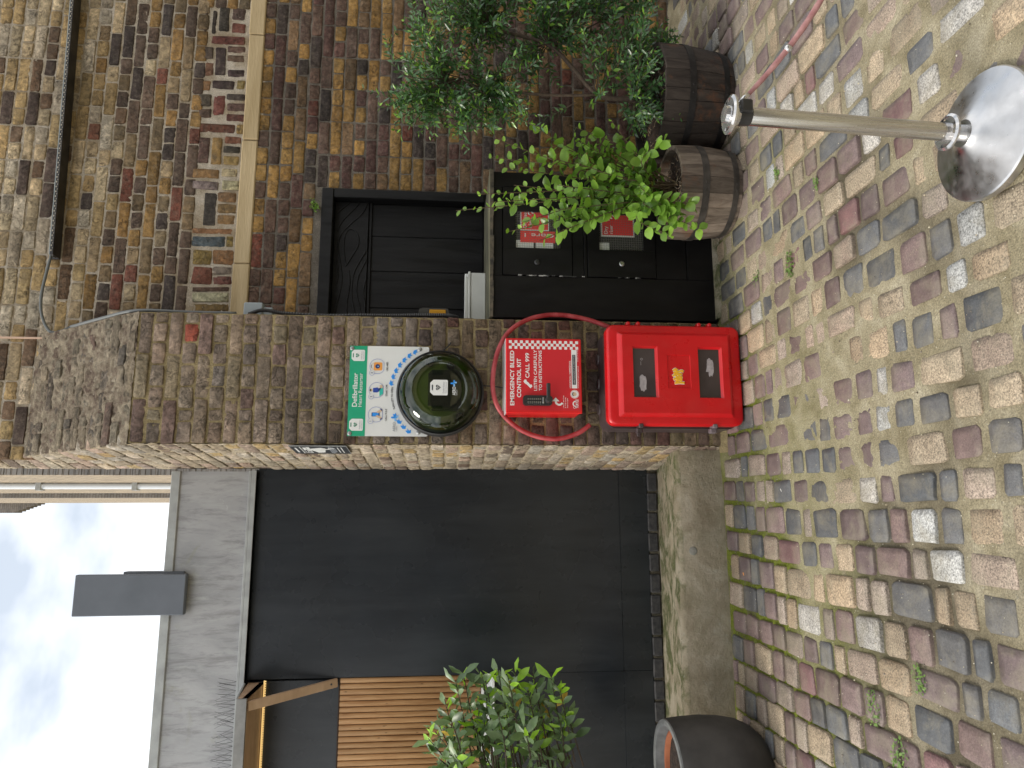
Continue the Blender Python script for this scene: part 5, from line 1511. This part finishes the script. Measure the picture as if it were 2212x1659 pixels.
a1, a2 = onY(0, 728, 4.15), onY(92, 727, 4.15)
b = MB(); b.box(a1.x-.004, a1.x+.004, 4.150, 4.170, a2.z, a1.z+.3); o = b.build('wall_wire', simple('pale_wire', (.55,.38,.28), .6), None); tag(o, 'thin pale vertical wire clipped to the wall above the worn pier top', 'wire')
# grey junction box by the pier edge with corrugated conduit
jb = thing('grey_junction_box', 'small grey junction box tucked behind the pier edge at the stone band', 'junction box')
c1, c2 = onY(525, 661, 3.80), onY(590, 671, 3.80)
b = MB(); b.box(PX1+.002, c1.x+.005, 3.74, 3.86, c2.z+.04, c1.z-.02, bev=.006); b.build('box', M_grey, jb)
b = MB(); b.box(PX1+.002, c1.x-.018, 3.75, 3.85, c2.z-.01, c2.z+.042, bev=.005); b.build('gland', M_grey, jb)
def corr(pts, r, nm, label, n=10):
    P = spline(pts, n); b = MB(); rr_ = [r if i % 2 else r*.78 for i in range(len(P))]
    b.tube(P, rr_, 8); o = b.build(nm, M_black, None, False); tag(o, label, 'conduit'); return o
corr([(PX1+.03, 3.73, 2.50), (PX1+.045, 3.70, 2.42), (PX1+.025, 3.68, 2.30), (PX1+.012, 3.66, 2.1), (PX1+.012, 3.64, 1.9), (PX1+.014, 3.64, 1.75), (PX1+.020, 3.64, 1.60), (PX1+.022, 3.64, 1.46), (PX1+.010, 3.64, 1.40)], .011, 'corrugated_conduit', 'black corrugated conduit running down the right edge of the pier', 26)
yb = thing('isolator_unit', 'small clear cased unit with a yellow insert on the pier edge above the white box', 'switch unit')
y1, y2 = onY(906, 657, 3.72), onY(972, 657, 3.72)
zA, zB = y1.z, y2.z; xr = onY(930, 658, 3.72).x
M_clr = simple('smoky_case', (.06,.06,.055), .2, spec=.6)
b = MB(); b.box(PX1+.030, PX1+.036, 3.68, 3.78, zB-.01, zA+.01, bev=.002); b.build('back_plate', M_black, yb)
b = MB(); b.prism([(0,zB),(.036,zB+.01),(.040,zB+.03),(.040,zA-.02),(.034,zA),(0,zA+.004)], .07, Matrix.Translation((PX1+.036, 3.695, 0))); b.build('case', M_clr, yb)
b = MB(); b.box(PX1+.040, PX1+.066, 3.688, 3.694, zB+.022, zA-.055, bev=.002); b.build('insert', simple('insert_yellow', (.55,.27,.01), .4), yb)
# white box standing on the cupboard top
wb = thing('white_junction_box', 'white plastic junction box with lid standing on top of the black cupboard', 'junction box')
w1, w2 = onY(1004, 681, 3.92), onY(1004, 586, 3.92); zt = onY(1004, 630, 3.92).z
WX0, WX1 = 1.02, w2.x
b = MB(); b.box(WX0, WX1, 3.94, 4.06, CT+.018, zt-.035, bev=.004); b.build('box_body', M_ivory, wb)
b = MB(); b.box(WX0-.003, WX1+.006, 3.935, 4.065, zt-.034, zt-.020, bev=.003); b.box(WX0+.002, WX1-.006, 3.94, 4.06, zt-.020, zt, bev=.004); b.build('lid', M_ivory, wb)
b = MB(); b.box(WX1-.030, WX1-.012, 3.932, 3.94, zt-.022, zt-.004, bev=.002); b.box(WX0+.03, WX0+.055, 3.932, 3.94, zt-.028, zt-.006, bev=.002); b.build('lid_screw', M_white, wb)

# ================================================================== STANCHION AND ROPE
M_chrome = simple('brushed_post', (.66,.65,.63), .20, 1, c2=(.50,.49,.47), scale=12, rough2=.33, stretch=(6,6,.3))
M_basem = simple('polished_base', (.62,.62,.62), .27, 1, c2=(.50,.50,.50), scale=16, detail=8, rough2=.42, bump=.02, bscale=12)
M_ring = simple('clear_ring', (.62,.60,.58), .10, .8, c2=(.5,.5,.5), scale=30)
bs = onZ(2128, 293, .02)
st = thing('barrier_post', 'polished metal barrier post with a round domed base leaning slightly', 'barrier post', (bs.x, bs.y, .002), (0, math.radians(2.0), 0))
b = MB(); b.lathe([(0,0),(.168,0),(.172,.004),(.174,.026),(.171,.031),(.160,.035),(.12,.046),(.085,.058),(.064,.066),(.052,.072),(.042,.078),(.036,.084),(.0,.084)], 72)
autosmooth(b.build('base', M_basem, st), 30)
b = MB(); b.lathe([(.0225,.078),(.0225,.108),(.0235,.11),(.0235,.112)], 28); b.build('neck', M_chrome, st, True)
b = MB(); b.lathe([(.0235,.11),(.0235,.695),(.0215,.70),(0,.70)], 32); autosmooth(b.build('tube', M_chrome, st), 40)
def slotted(zc, R_, nm):
    b = MB(); v = []; f = []
    # ring with four curved slots: built from sectors
    r0, r1 = .0236, R_
    def sect(a0, a1, ra, rb_):
        n = 6
        o = len(v)
        for k in range(n+1):
            a = a0+(a1-a0)*k/n
            for r, z in ((ra, zc+.004+.0*(r1-ra)), (rb_, zc+.004-(.004 if rb_ == r1 else 0)), (ra, zc-.003), (rb_, zc-.003-(.002 if rb_ == r1 else 0))): v.append((r*math.cos(a), r*math.sin(a), z))
        for k in range(n):
            i = o+4*k; j = i+4
            f.extend([(i, i+1, j+1, j), (i+2, j+2, j+3, i+3), (i+1, i+3, j+3, j+1), (i, j, j+2, i+2)])
    rm, rn = r0+(r1-r0)*.35, r0+(r1-r0)*.72
    sect(0, 2*math.pi/3, r0, rm); sect(2*math.pi/3, 4*math.pi/3, r0, rm); sect(4*math.pi/3, 2*math.pi, r0, rm)
    for k in range(4):
        a = math.pi/2*k+.25; 
        sect(a, a+.75, rm, rn)
    for k in range(4): sect(math.pi/2*k, math.pi/2*(k+1), rn, r1)
    b.add(v, f); return autosmooth(b.build(nm, M_ring, st), 40)
slotted(.128, .048, 'lower_ring'); slotted(.728, .050, 'top_ring')
b = MB(); b.lathe([(.0236,.112),(.0285,.114),(.0285,.122),(.0245,.126),(.024,.145)], 28); autosmooth(b.build('collar', M_ring, st), 40)
b = MB(); b.lathe([(.0236,.70),(.026,.704),(.026,.722),(.024,.726),(.021,.742),(.0,.744)], 28); autosmooth(b.build('collar', M_ring, st), 40)
b = MB(); b.lathe([(.0242,.672),(.0255,.674),(.0262,.70),(.0255,.716),(.0242,.718)], 20); b.box(-.008, .03, -.034, -.018, .676, .708, bev=.004); b.build('black_tape', M_black, st)
Mst = Matrix.Translation((bs.x, bs.y, .002)) @ Matrix.Rotation(math.radians(2.0), 4, 'Y')
r0_ = Mst @ Vector((.026, -.012, .705))
e_ = O + _ray(1790, -30)*1.78; e_ = Vector(e_)
b = MB(); P = []; 
for k in range(25):
    t = k/24; p = r0_.lerp(e_, t); p.z -= .035*4*t*(1-t)*.5; P.append(p)
rr_ = [.005+.0028*math.sin(min(1, k/10)*math.pi/2)+.0005*math.sin(k*1.7) for k in range(25)]
b.tube(P, rr_, 10); o = b.build('rope', simple('rope_pink', (.30,.13,.13), .7, c2=(.42,.22,.21), scale=40, bump=.4, bscale=120), None, True)
tag(o, 'worn dusty pink barrier rope stretched from the metal post out of frame', 'rope')
b = MB(); 
for (k0, k1) in ((0, 2), (11, 12)): b.tube([P[k0], P[k0].lerp(P[k1], .5), P[k1]], [rr_[k0]+.0012, rr_[k1]+.0018, rr_[k1]+.0010], 10)
b.build('foil_wrap', M_ring, o, True)

# ================================================================== BARREL PLANTERS
def stave_mat(nm, cs):
    M, nt, b, out = new_mat(nm); v = pos_node(nt, (1, 1, .18))
    w = noise_n(nt, v, 30, 6, .65, .6)
    col = ramp_n(nt, w, [(.3, cs[0]), (.5, cs[1]), (.72, cs[2])])
    oi = nt.nodes.new('ShaderNodeObjectInfo')
    col = mix_n(nt, 1, col, ramp_n(nt, oi.outputs['Random'], [(0, .6), (1, 1.35)]), 'MULTIPLY')
    rt = ramp_n(nt, noise_n(nt, pos_node(nt), 7, 5, .7), [(.55, 0.), (.68, .6)])
    col = mix_n(nt, rt, col, (.13,.055,.025))
    nt.links.new(col, b.inputs['Base Color']); b.inputs['Roughness'].default_value = .8; b.inputs['Specular IOR Level'].default_value = .25
    bump_n(nt, b, w, .7, .008); return M
def barrel(label, cx, cy, R_, h, rb_, cs, hoopc, a_seed, ns):
    t = thing('barrel_planter', label, 'planter', (cx, cy, 0))
    M = stave_mat('stave_wood', cs); Mh = simple('hoop_iron', hoopc, .55, .5, c2=tuple(c*1.9 for c in hoopc), scale=18, bump=.4, bscale=60)
    def rad(z): u = z/h; return rb_+(R_-rb_)*u + .012*math.sin(math.pi*u)
    rr = random.Random(a_seed); a = 0; ws = [rr.uniform(.7, 1.3) for _ in range(ns)]; tot = sum(ws)
    for w in ws:
        da = 2*math.pi*w/tot; b = MB(); v = []; f = []; nz_ = 5; na = 3; g = .004
        top = h + rr.uniform(-.003, .002); dr_r = rr.uniform(-.0015, .0015)
        for j in range(nz_+1):
            z = .002+(top-.002)*j/nz_
            for (sgn, off) in ((0, 0), (1, -.022)):
                for k in range(na):
                    aa = a+g+(da-2*g)*k/(na-1); r = rad(z)+off+dr_r
                    v.append((r*math.cos(aa), r*math.sin(aa), z))
        for j in range(nz_):
            for k in range(na-1):
                i = j*2*na+k; i2 = i+2*na
                f.append((i, i+1, i2+1, i2)); f.append((i+na, i2+na, i2+na+1, i+na+1))
            i = j*2*na; f.append((i, i+2*na, i+3*na, i+na)); i = j*2*na+na-1; f.append((i, i+na, i+3*na, i+2*na))
        j = nz_*2*na
        for k in range(na-1): f.append((j+k, j+k+1, j+na+k+1, j+na+k))
        b.add(v, f); autosmooth(b.build('stave', M, t), 40); a += da
    for (zc, hh) in ((h*.62, .034), (h*.12, .030)):
        b = MB(); r = rad(zc); b.lathe([(rad(zc-hh/2)+.0015, zc-hh/2), (rad(zc-hh/2)+.004, zc-hh/2), (rad(zc+hh/2)+.004, zc+hh/2), (rad(zc+hh/2)+.0015, zc+hh/2)], 56); 
        for q in (0, .13):
            aa = -1.9+q; b.lathe([(0,.004),(.004,.003),(.006,0)], 10, Matrix.Translation(((r+.003)*math.cos(aa), (r+.003)*math.sin(aa), zc)) @ Matrix.Rotation(aa, 4, 'Z') @ Matrix.Rotation(math.pi/2, 4, 'Y'))
        autosmooth(b.build('hoop', Mh, t), 30)
    # soil and bark litter
    b = MB(); v = [(0,0,h-.05)]; f = []; nr, na = 7, 28
    for j in range(1, nr+1):
        for k in range(na):
            aa = 2*math.pi*k/na; r = (R_-.02)*j/nr
            v.append((r*math.cos(aa), r*math.sin(aa), h-.045+.018*mnoise.noise(Vector((r*math.cos(aa)*14+a_seed, r*math.sin(aa)*14, 1)))))
    for k in range(na): f.append((0, 1+k, 1+(k+1) % na))
    for j in range(nr-1):
        for k in range(na): i = 1+j*na; f.append((i+k, i+na+k, i+na+(k+1) % na, i+(k+1) % na))
    b.add(v, f); b.build('soil', M_soil, t, True)
    b = MB()
    for _ in range(420):
        aa = rr.uniform(0, 6.28); r = (R_-.03)*math.sqrt(rr.random()); l = rr.uniform(.006, .03); w = rr.uniform(.001, .004)
        b.box(-l/2, l/2, -w/2, w/2, 0, w*.5, Matrix.Translation((r*math.cos(aa), r*math.sin(aa), h-.040+rr.uniform(0,.014))) @ Euler((rr.uniform(-.5,.5), rr.uniform(-.5,.5), rr.uniform(0,6.28))).to_matrix().to_4x4(), col=rr.choice(((.07,.035,.02),(.12,.065,.035),(.20,.13,.075),(.04,.022,.015),(.30,.24,.17))))
    b.build('bark_litter', M_litter, t, kind='stuff')
    return t
M_soil = simple('potting_soil', (.018,.012,.009), .95, c2=(.05,.032,.022), scale=40, bump=1, bscale=70, bdist=.01)
M_litter, nt, bq, out = new_mat('bark_litter'); nt.links.new(tint_src(nt, 'att'), bq.inputs['Base Color']); bq.inputs['Roughness'].default_value = .85
B2 = (1.634, 3.388); B1 = (2.18, 3.46)
barrel('pale weathered grey half barrel planter holding the bright round leaved shrub', B2[0], B2[1], .236, .318, .212, ((.085,.065,.05), (.165,.13,.10), (.25,.205,.16)), (.05,.045,.04), 3, 20)
barrel('dark brown half barrel planter by the wall, the larger of the two barrels', B1[0], B1[1], .308, .375, .262, ((.018,.014,.012), (.038,.030,.025), (.062,.050,.042)), (.016,.015,.015), 12, 24)
# ---- round dark planter at the left
PXc, PYc = -1.172, 3.37
pot = thing('round_planter', 'dark grey round fibre clay planter with a terracotta liner in front of the ledge', 'planter', (PXc, PYc, 0))
M_pot = simple('pot_grey', (.030,.028,.026), .6, c2=(.062,.058,.053), scale=6, bump=.3, bscale=40, rough2=.75)
M_rim = simple('pot_rim', (.13,.135,.13), .7, c2=(.20,.205,.20), scale=25, bump=.4, bscale=60)
b = MB(); b.lathe([(0,0),(.13,0),(.165,.012),(.20,.05),(.228,.11),(.242,.19),(.246,.27),(.242,.36),(.236,.420),(.232,.436)], 64); autosmooth(b.build('pot_wall', M_pot, pot), 50)
b = MB(); b.lathe([(.232,.436),(.230,.443),(.212,.445),(.203,.440),(.198,.40),(.194,.38)], 64); autosmooth(b.build('pot_rim', M_rim, pot), 50)
b = MB(); b.lathe([(.193,.30),(.191,.398),(.188,.402),(.178,.402),(.174,.394),(.172,.30)], 48); autosmooth(b.build('terracotta_liner', simple('terracotta', (.30,.085,.035), .8, c2=(.42,.14,.06), scale=14), pot), 50)
b = MB(); v = [(0,0,.385)]; f = []
for j in range(1, 8):
    for k in range(28):
        aa = 2*math.pi*k/28; r = .174*j/7; v.append((r*math.cos(aa), r*math.sin(aa), .382+.012*mnoise.noise(Vector((r*math.cos(aa)*30, r*math.sin(aa)*30, 4)))))
for k in range(28): f.append((0, 1+k, 1+(k+1) % 28))
for j in range(6):
    for k in range(28): i = 1+j*28; f.append((i+k, i+28+k, i+28+(k+1) % 28, i+(k+1) % 28))
b.add(v, f); b.build('soil', M_soil, pot, True)

# ================================================================== PLANTS
def leaf_shape(kind, rng):
    """leaf lying along +X, midrib fold, unit length"""
    n = 5
    if kind == 'round': prof = [0, .29, .37, .36, .25, 0]; fold = .06; curl = .16
    elif kind == 'lance': prof = [0, .12, .165, .14, .07, 0]; fold = .05; curl = .10
    else: prof = [0, .11, .17, .19, .13, 0]; fold = .08; curl = .16
    cv = rng.uniform(-.3, 1)*curl; tw = rng.uniform(-.12, .12); wav = .035 if kind == 'bay' else .015
    v = [(0, 0, 0)]; f = []
    v[0] = (-.10, 0, -.01)
    ids = []
    for i in range(1, n):
        t = i/n; z = -cv*t*t*1.2; w = prof[i]
        a = len(v)
        v += [(t, -w, z+fold*w/.3+wav*math.sin(i*2.4+rng.random())-tw*w), (t, 0, z-.0), (t, w, z+fold*w/.3+wav*math.cos(i*2.1)+tw*w)]
        ids.append(a)
    tip = len(v); v.append((1, 0, -cv*1.2)); st_ = len(v); v.append((.0, 0, 0))
    a = ids[0]; f += [(st_, a, a+1), (st_, a+1, a+2)]
    for p, q in zip(ids, ids[1:]): f += [(p, q, q+1, p+1), (p+1, q+1, q+2, p+2)]
    a = ids[-1]; f += [(a, tip, a+1), (a+1, tip, a+2)]
    # short stalk
    b0 = len(v); v += [(-.12, -.012, 0), (-.12, .012, 0), (.02, .012, .0), (.02, -.012, .0)]; f.append((b0, b0+1, b0+2, b0+3))
    return v, f
def leaf_mat(nm, mode, rough=.38, trans=.28, tcol=(.35,.55,.06)):
    M, nt, b, out = new_mat(nm); t = tint_src(nt, mode)
    v = pos_node(nt)
    col = mix_n(nt, 1, t, ramp_n(nt, noise_n(nt, v, 35, 3), [(.3, .8), (.7, 1.2)]), 'MULTIPLY')
    nt.links.new(col, b.inputs['Base Color']); b.inputs['Roughness'].default_value = rough; b.inputs['Specular IOR Level'].default_value = .5
    tl = nt.nodes.new('ShaderNodeBsdfTranslucent'); nt.links.new(mix_n(nt, 1, mix_n(nt, 1, t, 2.2, 'MULTIPLY'), (.9,1,.45), 'MULTIPLY'), tl.inputs[0])
    ms = nt.nodes.new('ShaderNodeMixShader'); ms.inputs[0].default_value = trans
    nt.links.new(b.outputs[0], ms.inputs[1]); nt.links.new(tl.outputs[0], ms.inputs[2]); nt.links.new(ms.outputs[0], out.inputs[0])
    return M
class Plant:
    def __init__(s, kind, seed):
        s.rng = random.Random(seed); s.kind = kind; s.leaves = []; s.var = [leaf_shape(kind, s.rng) for _ in range(8)]; s.wood = MB()
    def leaf(s, p, d, n, L_, tint):
        d = Vector(d).normalized(); n = Vector(n); n = (n-d*n.dot(d))
        if n.length < 1e-4: n = d.orthogonal()
        n.normalize(); y = n.cross(d)
        M = Matrix(((d.x, y.x, n.x, p[0]), (d.y, y.y, n.y, p[1]), (d.z, y.z, n.z, p[2]), (0,0,0,1))) @ Matrix.Diagonal((L_, L_, L_, 1))
        s.leaves.append(('l', s.rng.randrange(8), M, tint, L_*L_))
    def shoot(s, pts, r0, r1, gap, L_, tintf, start=.1, spread=1.0, updir=(0,-.45,.9), whorl=2, wig=.0, grow=True):
        P = spline(pts, 7); n = len(P)
        s.wood.tube(P, [r0+(r1-r0)*i/(n-1) for i in range(n)], 5, cap=False)
        ln = [0]
        for i in range(1, n): ln.append(ln[-1]+(P[i]-P[i-1]).length)
        T_ = ln[-1]; d = T_*start; ph = s.rng.uniform(0, 6.28)
        while d < T_:
            i = max(k for k in range(n) if ln[k] <= d); i = min(i, n-2)
            u = (d-ln[i])/max(1e-6, ln[i+1]-ln[i]); p = P[i].lerp(P[i+1], u); ax = (P[i+1]-P[i]).normalized()
            a = ax.orthogonal().normalized(); b_ = ax.cross(a)
            tt = d/T_
            for w in range(whorl):
                an = ph+w*2*math.pi/whorl+s.rng.uniform(-.4,.4)
                rad_ = a*math.cos(an)+b_*math.sin(an)
                dr = (ax*s.rng.uniform(.35,.9)+rad_*spread+Vector((0,-.15,.05)))
                nn = Vector(updir)+Vector((s.rng.uniform(-.6,.6), s.rng.uniform(-.6,.4), s.rng.uniform(-.3,.4)))
                l = L_*s.rng.uniform(.6, 1.15)*((1-.45*max(0, (tt-.75)/.25)) if grow else 1)
                s.leaf(p, dr, nn, l, tintf(tt, s.rng))
            ph += 2.4 if whorl == 1 else 1.57
            d += gap*s.rng.uniform(.7, 1.3)
    def build(s, t, mo, ms, nobj=300, wood=None):
        LM = []
        for sh in s.var:
            bb = MB(); bb.add(*sh); me = bb.mesh('leaf', True); me.materials.append(mo); LM.append(me)
        place_pieces(s.leaves, t, nobj, 'leaf', mo, ms, lambda q: LM[q[1]], lambda q: s.var[q[1]], lambda q: q[4])
        s.wood.build('branches', wood, t, True)
def mixc(a, b, t): return tuple(a[i]+(b[i]-a[i])*t for i in range(3))
M_bark = simple('green_bark', (.07,.045,.022), .8, c2=(.14,.10,.05), scale=60)
# 1: bright round leaved shrub in the pale barrel
t = thing('round_leaved_shrub', 'bright green shrub with glossy round leaves growing in the pale barrel', 'shrub', (0,0,0))
pl = Plant('round', 31)
base = Vector((B2[0], B2[1], .28))
def gt(tt, r):
    k = r.uniform(.65, 1.3)
    if r.random() < .008: return (.38,.36,.06)
    c = mixc((.07,.155,.025), (.24,.40,.06), min(1, tt*.45+r.uniform(0,.55)))
    return tuple(x*k for x in c)
shoots = [((985,455),-.10),((1030,420),-.12),((1062,437),-.16),((1072,300),-.05),((1080,360),.0),((1130,480),-.2),((1148,270),-.05),((1110,400),.0),((1165,520),-.17),((1060,340),.08),((1190,455),-.20),((1180,310),.05),((1230,270),0),((1205,400),-.2),((1260,480),-.22),((1300,300),.05),((1330,420),-.2),((1240,350),-.12),((1290,370),-.2),((1140,330),-.12),((1320,260),-.08),((1100,500),-.12),((1210,500),-.2),((1360,330),.02)]
for k, ((x, y), dy) in enumerate(shoots):
    tip = onY(x, y, B2[1]+dy)
    mid = base.lerp(tip, .5)+Vector(((pl.rng.uniform(-.04,.04)), pl.rng.uniform(-.05,.03), pl.rng.uniform(-.02,.06)))
    b0 = base+Vector((pl.rng.uniform(-.05,.05), pl.rng.uniform(-.05,.05), 0))
    big = 1.25 if 1100 < x < 1300 else 1.0
    pl.shoot([b0, b0.lerp(mid, .5)+Vector((0,0,.02)), mid, tip], .006, .0015, .033, .060*big, gt, start=.22, whorl=1, spread=1.0)
for (p_, q_) in (((1390,440),(1515,495)), ((1400,430),(1500,440)), ((1380,400),(1470,475)), ((1385,350),(1440,300)), ((1375,470),(1455,510))):
    a = base+Vector((.0,-.03,.06)); m1 = onY(*p_, B2[1]-.20); e = onY(*q_, B2[1]-.27)
    pl.shoot([a, m1, e], .0035, .0012, .032, .066, gt, start=.35, whorl=2, grow=False)
for k in range(17):     # fill of small side twigs low down
    x = pl.rng.uniform(1180, 1400); y = pl.rng.uniform(270, 480); e = onY(x, y, B2[1]+pl.rng.uniform(-.2,.1)); a = base.lerp(e, .45)
    pl.shoot([a, a.lerp(e, .6)+Vector((0,0,.02)), e], .0025, .001, .028, .042, gt, start=.3, whorl=2)
pl.build(t, leaf_mat('round_leaf_single', 'obj', .30, .30), leaf_mat('round_leaf_joined', 'att', .30, .30), 300, M_bark)
# 2: dark narrow leaved shrub in the brown barrel
t = thing('narrow_leaved_shrub', 'large dark evergreen shrub with small narrow leaves growing in the brown barrel', 'shrub', (0,0,0))
pd = Plant('lance', 77)
base = Vector((B1[0], B1[1], .33))
def dt(tt, r):
    k = r.uniform(.6, 1.4)
    c = (.052,.115,.040) if r.random() > .12 + .22*(tt > .85) else (.13,.25,.035)
    return tuple(x*k for x in c)
M_bark2 = simple('brown_bark', (.045,.03,.02), .85, c2=(.09,.065,.045), scale=60)
crotch = onY(1290, 205, B1[1]); trunk2 = onY(1180, 95, B1[1])
pd.wood.tube(spline([base, onY(1360, 215, B1[1]), crotch, onY(1240, 150, B1[1]+.0), trunk2, onY(1050, 60, B1[1])], 6), [.014]*14+[.012]*8+[.010]*9, 7)
pd.wood.tube(spline([crotch, onY(1180, 205, B1[1]), onY(1040, 190, B1[1]+.05), onY(960, 170, B1[1])], 6), .008, 6)
def inside(x, y):
    # outline of the crown seen in the photo
    e1 = ((x-1075)/215)**2+((y-70)/200)**2
    e2 = ((x-985)/150)**2+((y-200)/105)**2
    e3 = ((x-1370)/115)**2+((y-150)/150)**2
    e4 = ((x-1230)/200)**2+((y+10)/150)**2
    return e1 < 1 or e2 < 1 or e3 < 1 or e4 < 1
cnt = 0
anch = [base.lerp(crotch, .4), crotch, trunk2, onY(1050, 60, B1[1]), onY(1040, 190, B1[1]+.05), onY(960, 170, B1[1])]
while cnt < 600:
    x = pd.rng.uniform(800, 1480); y = pd.rng.uniform(-230, 320)
    if not inside(x, y): continue
    if 1150 < x < 1360 and 120 < y < 330 and pd.rng.random() < .88: continue
    if y < -60 and pd.rng.random() < .5: continue
    cnt += 1
    e = onY(x, y, B1[1]+pd.rng.uniform(-.32, .30))
    if e.y > 4.10: e.y = 4.10
    an = min(anch, key=lambda q: (q-e).length+pd.rng.uniform(0, .15))
    s_ = an.lerp(e, .35) if (an-e).length > .35 else an.lerp(e, .1)
    md = s_.lerp(e, .55)+Vector((pd.rng.uniform(-.03,.03), pd.rng.uniform(-.03,.03), pd.rng.uniform(0,.04)))
    pd.shoot([s_, md, e], .0028, .001, .021, .048, dt, start=.22, whorl=2, spread=.9)
for (m_, e_) in (((860,210),(782,190)), ((850,120),(860,60)), ((870,160),(830,70)), ((860,260),(872,300)), ((840,230),(820,225)), ((1000,290),(1010,325)), ((930,250),(905,290)), ((1130,260),(1180,275)), ((1430,190),(1475,235)), ((1440,90),(1420,50)), ((1420,240),(1478,255)), ((1400,110),(1480,175))):
    a = onY(1000, 170, B1[1]) if m_[0] < 1200 else onY(1380, 170, B1[1])
    pd.shoot([a, onY(*m_, B1[1]-.18), onY(*e_, B1[1]-.22)], .003, .001, .024, .050, dt, start=.4, whorl=2)
pd.build(t, leaf_mat('narrow_leaf_single', 'obj', .24, .15), leaf_mat('narrow_leaf_joined', 'att', .24, .15), 300, M_bark2)
# 3: bay in the round planter
t = thing('bay_tree', 'small bay tree with wavy edged leaves standing in the dark round planter', 'tree', (0,0,0))
pb = Plant('bay', 15)
trk = Vector((PXc, PYc, .39)); cen = onY(1075, 1690, PYc)
pb.wood.tube(spline([trk, Vector((PXc+.005, PYc, .7)), Vector((PXc-.01, PYc, 1.0)), Vector((PXc, PYc, 1.3))], 5), [.011]*8+[.008]*8, 8)
def bt_(tt, r):
    k = r.uniform(.75, 1.3)
    q = r.random()
    if q < .10+.25*(tt > .8): c = (.26,.46,.03)
    elif q < .115: c = (.42,.27,.03)
    else: c = mixc((.085,.14,.065), (.19,.27,.13), r.random())
    return tuple(x*k for x in c)
cnt = 0
while cnt < 84:
    x = pb.rng.uniform(905, 1240); y = pb.rng.uniform(1450, 1960)
    e0 = ((x-1080)/165)**2+((y-1700)/240)**2
    if e0 > 1: continue
    cnt += 1
    e = onY(x, y, PYc+pb.rng.uniform(-.28,.26)); s_ = Vector((PXc+pb.rng.uniform(-.02,.02), PYc, max(.92, min(1.35, e.z-.06))))
    pb.shoot([s_.lerp(e, .1), s_.lerp(e, .6)+Vector((0,0,-.01)), e], .0045, .0018, .034, .090, bt_, start=.40, whorl=2, spread=.9, grow=False)
for (x, y) in ((985,1475),(1000,1450),(1040,1455),(1075,1445),(1110,1440),(1100,1475),(1140,1490),(1190,1460),(1210,1490),(1180,1520),(1225,1540),(960,1510),(925,1595),(945,1560),(1200,1560),(1150,1450)):
    e = onY(x, y, PYc-.12+pb.rng.uniform(-.12,.1)); s_ = Vector((PXc, PYc, max(.8, min(1.35, e.z-.1))))
    pb.shoot([s_.lerp(e, .2), s_.lerp(e, .65), e], .004, .0015, .030, .085, bt_, start=.55, whorl=2, spread=.85, grow=False)
pb.build(t, leaf_mat('bay_leaf_single', 'obj', .36, .18), leaf_mat('bay_leaf_joined', 'att', .36, .18), 300, M_bark2)
# 4: seedling in the joint above the black hatch
t = thing('wall_seedling', 'tiny green seedling rooted in the wall just above the black hatch', 'plant', (0,0,0))
pf = Plant('round', 5); o_ = onY(693, 452, Y2-.005)
for k in range(7):
    pf.shoot([o_, o_+Vector((pf.rng.uniform(-.03,.04), -.02, .03)), o_+Vector((pf.rng.uniform(-.05,.06), -.04, pf.rng.uniform(-.01,.06)))], .001, .0005, .014, .018, gt, start=.3, whorl=2)
pf.build(t, leaf_mat('seedling_leaf_single', 'obj'), leaf_mat('seedling_leaf_joined', 'att'), 60, M_bark)
# fallen scraps
for (x, y, r, lab, nm, cat, m_) in ((1609, 1243, .006, 'tiny orange cigarette end lying between setts below the ledge', 'cigarette_end', 'cigarette end', M_orange), (1690, 1062-.0, .004, 'small pale pebble lying on the setts', 'pebble', 'pebble', M_sw)):
    p = onZ(x, y, 0); b = MB(); b.tube([(p.x, p.y, .002), (p.x+.012, p.y+.008, .003)], r*.7, 8); o = b.build(nm, m_, None); tag(o, lab, cat)
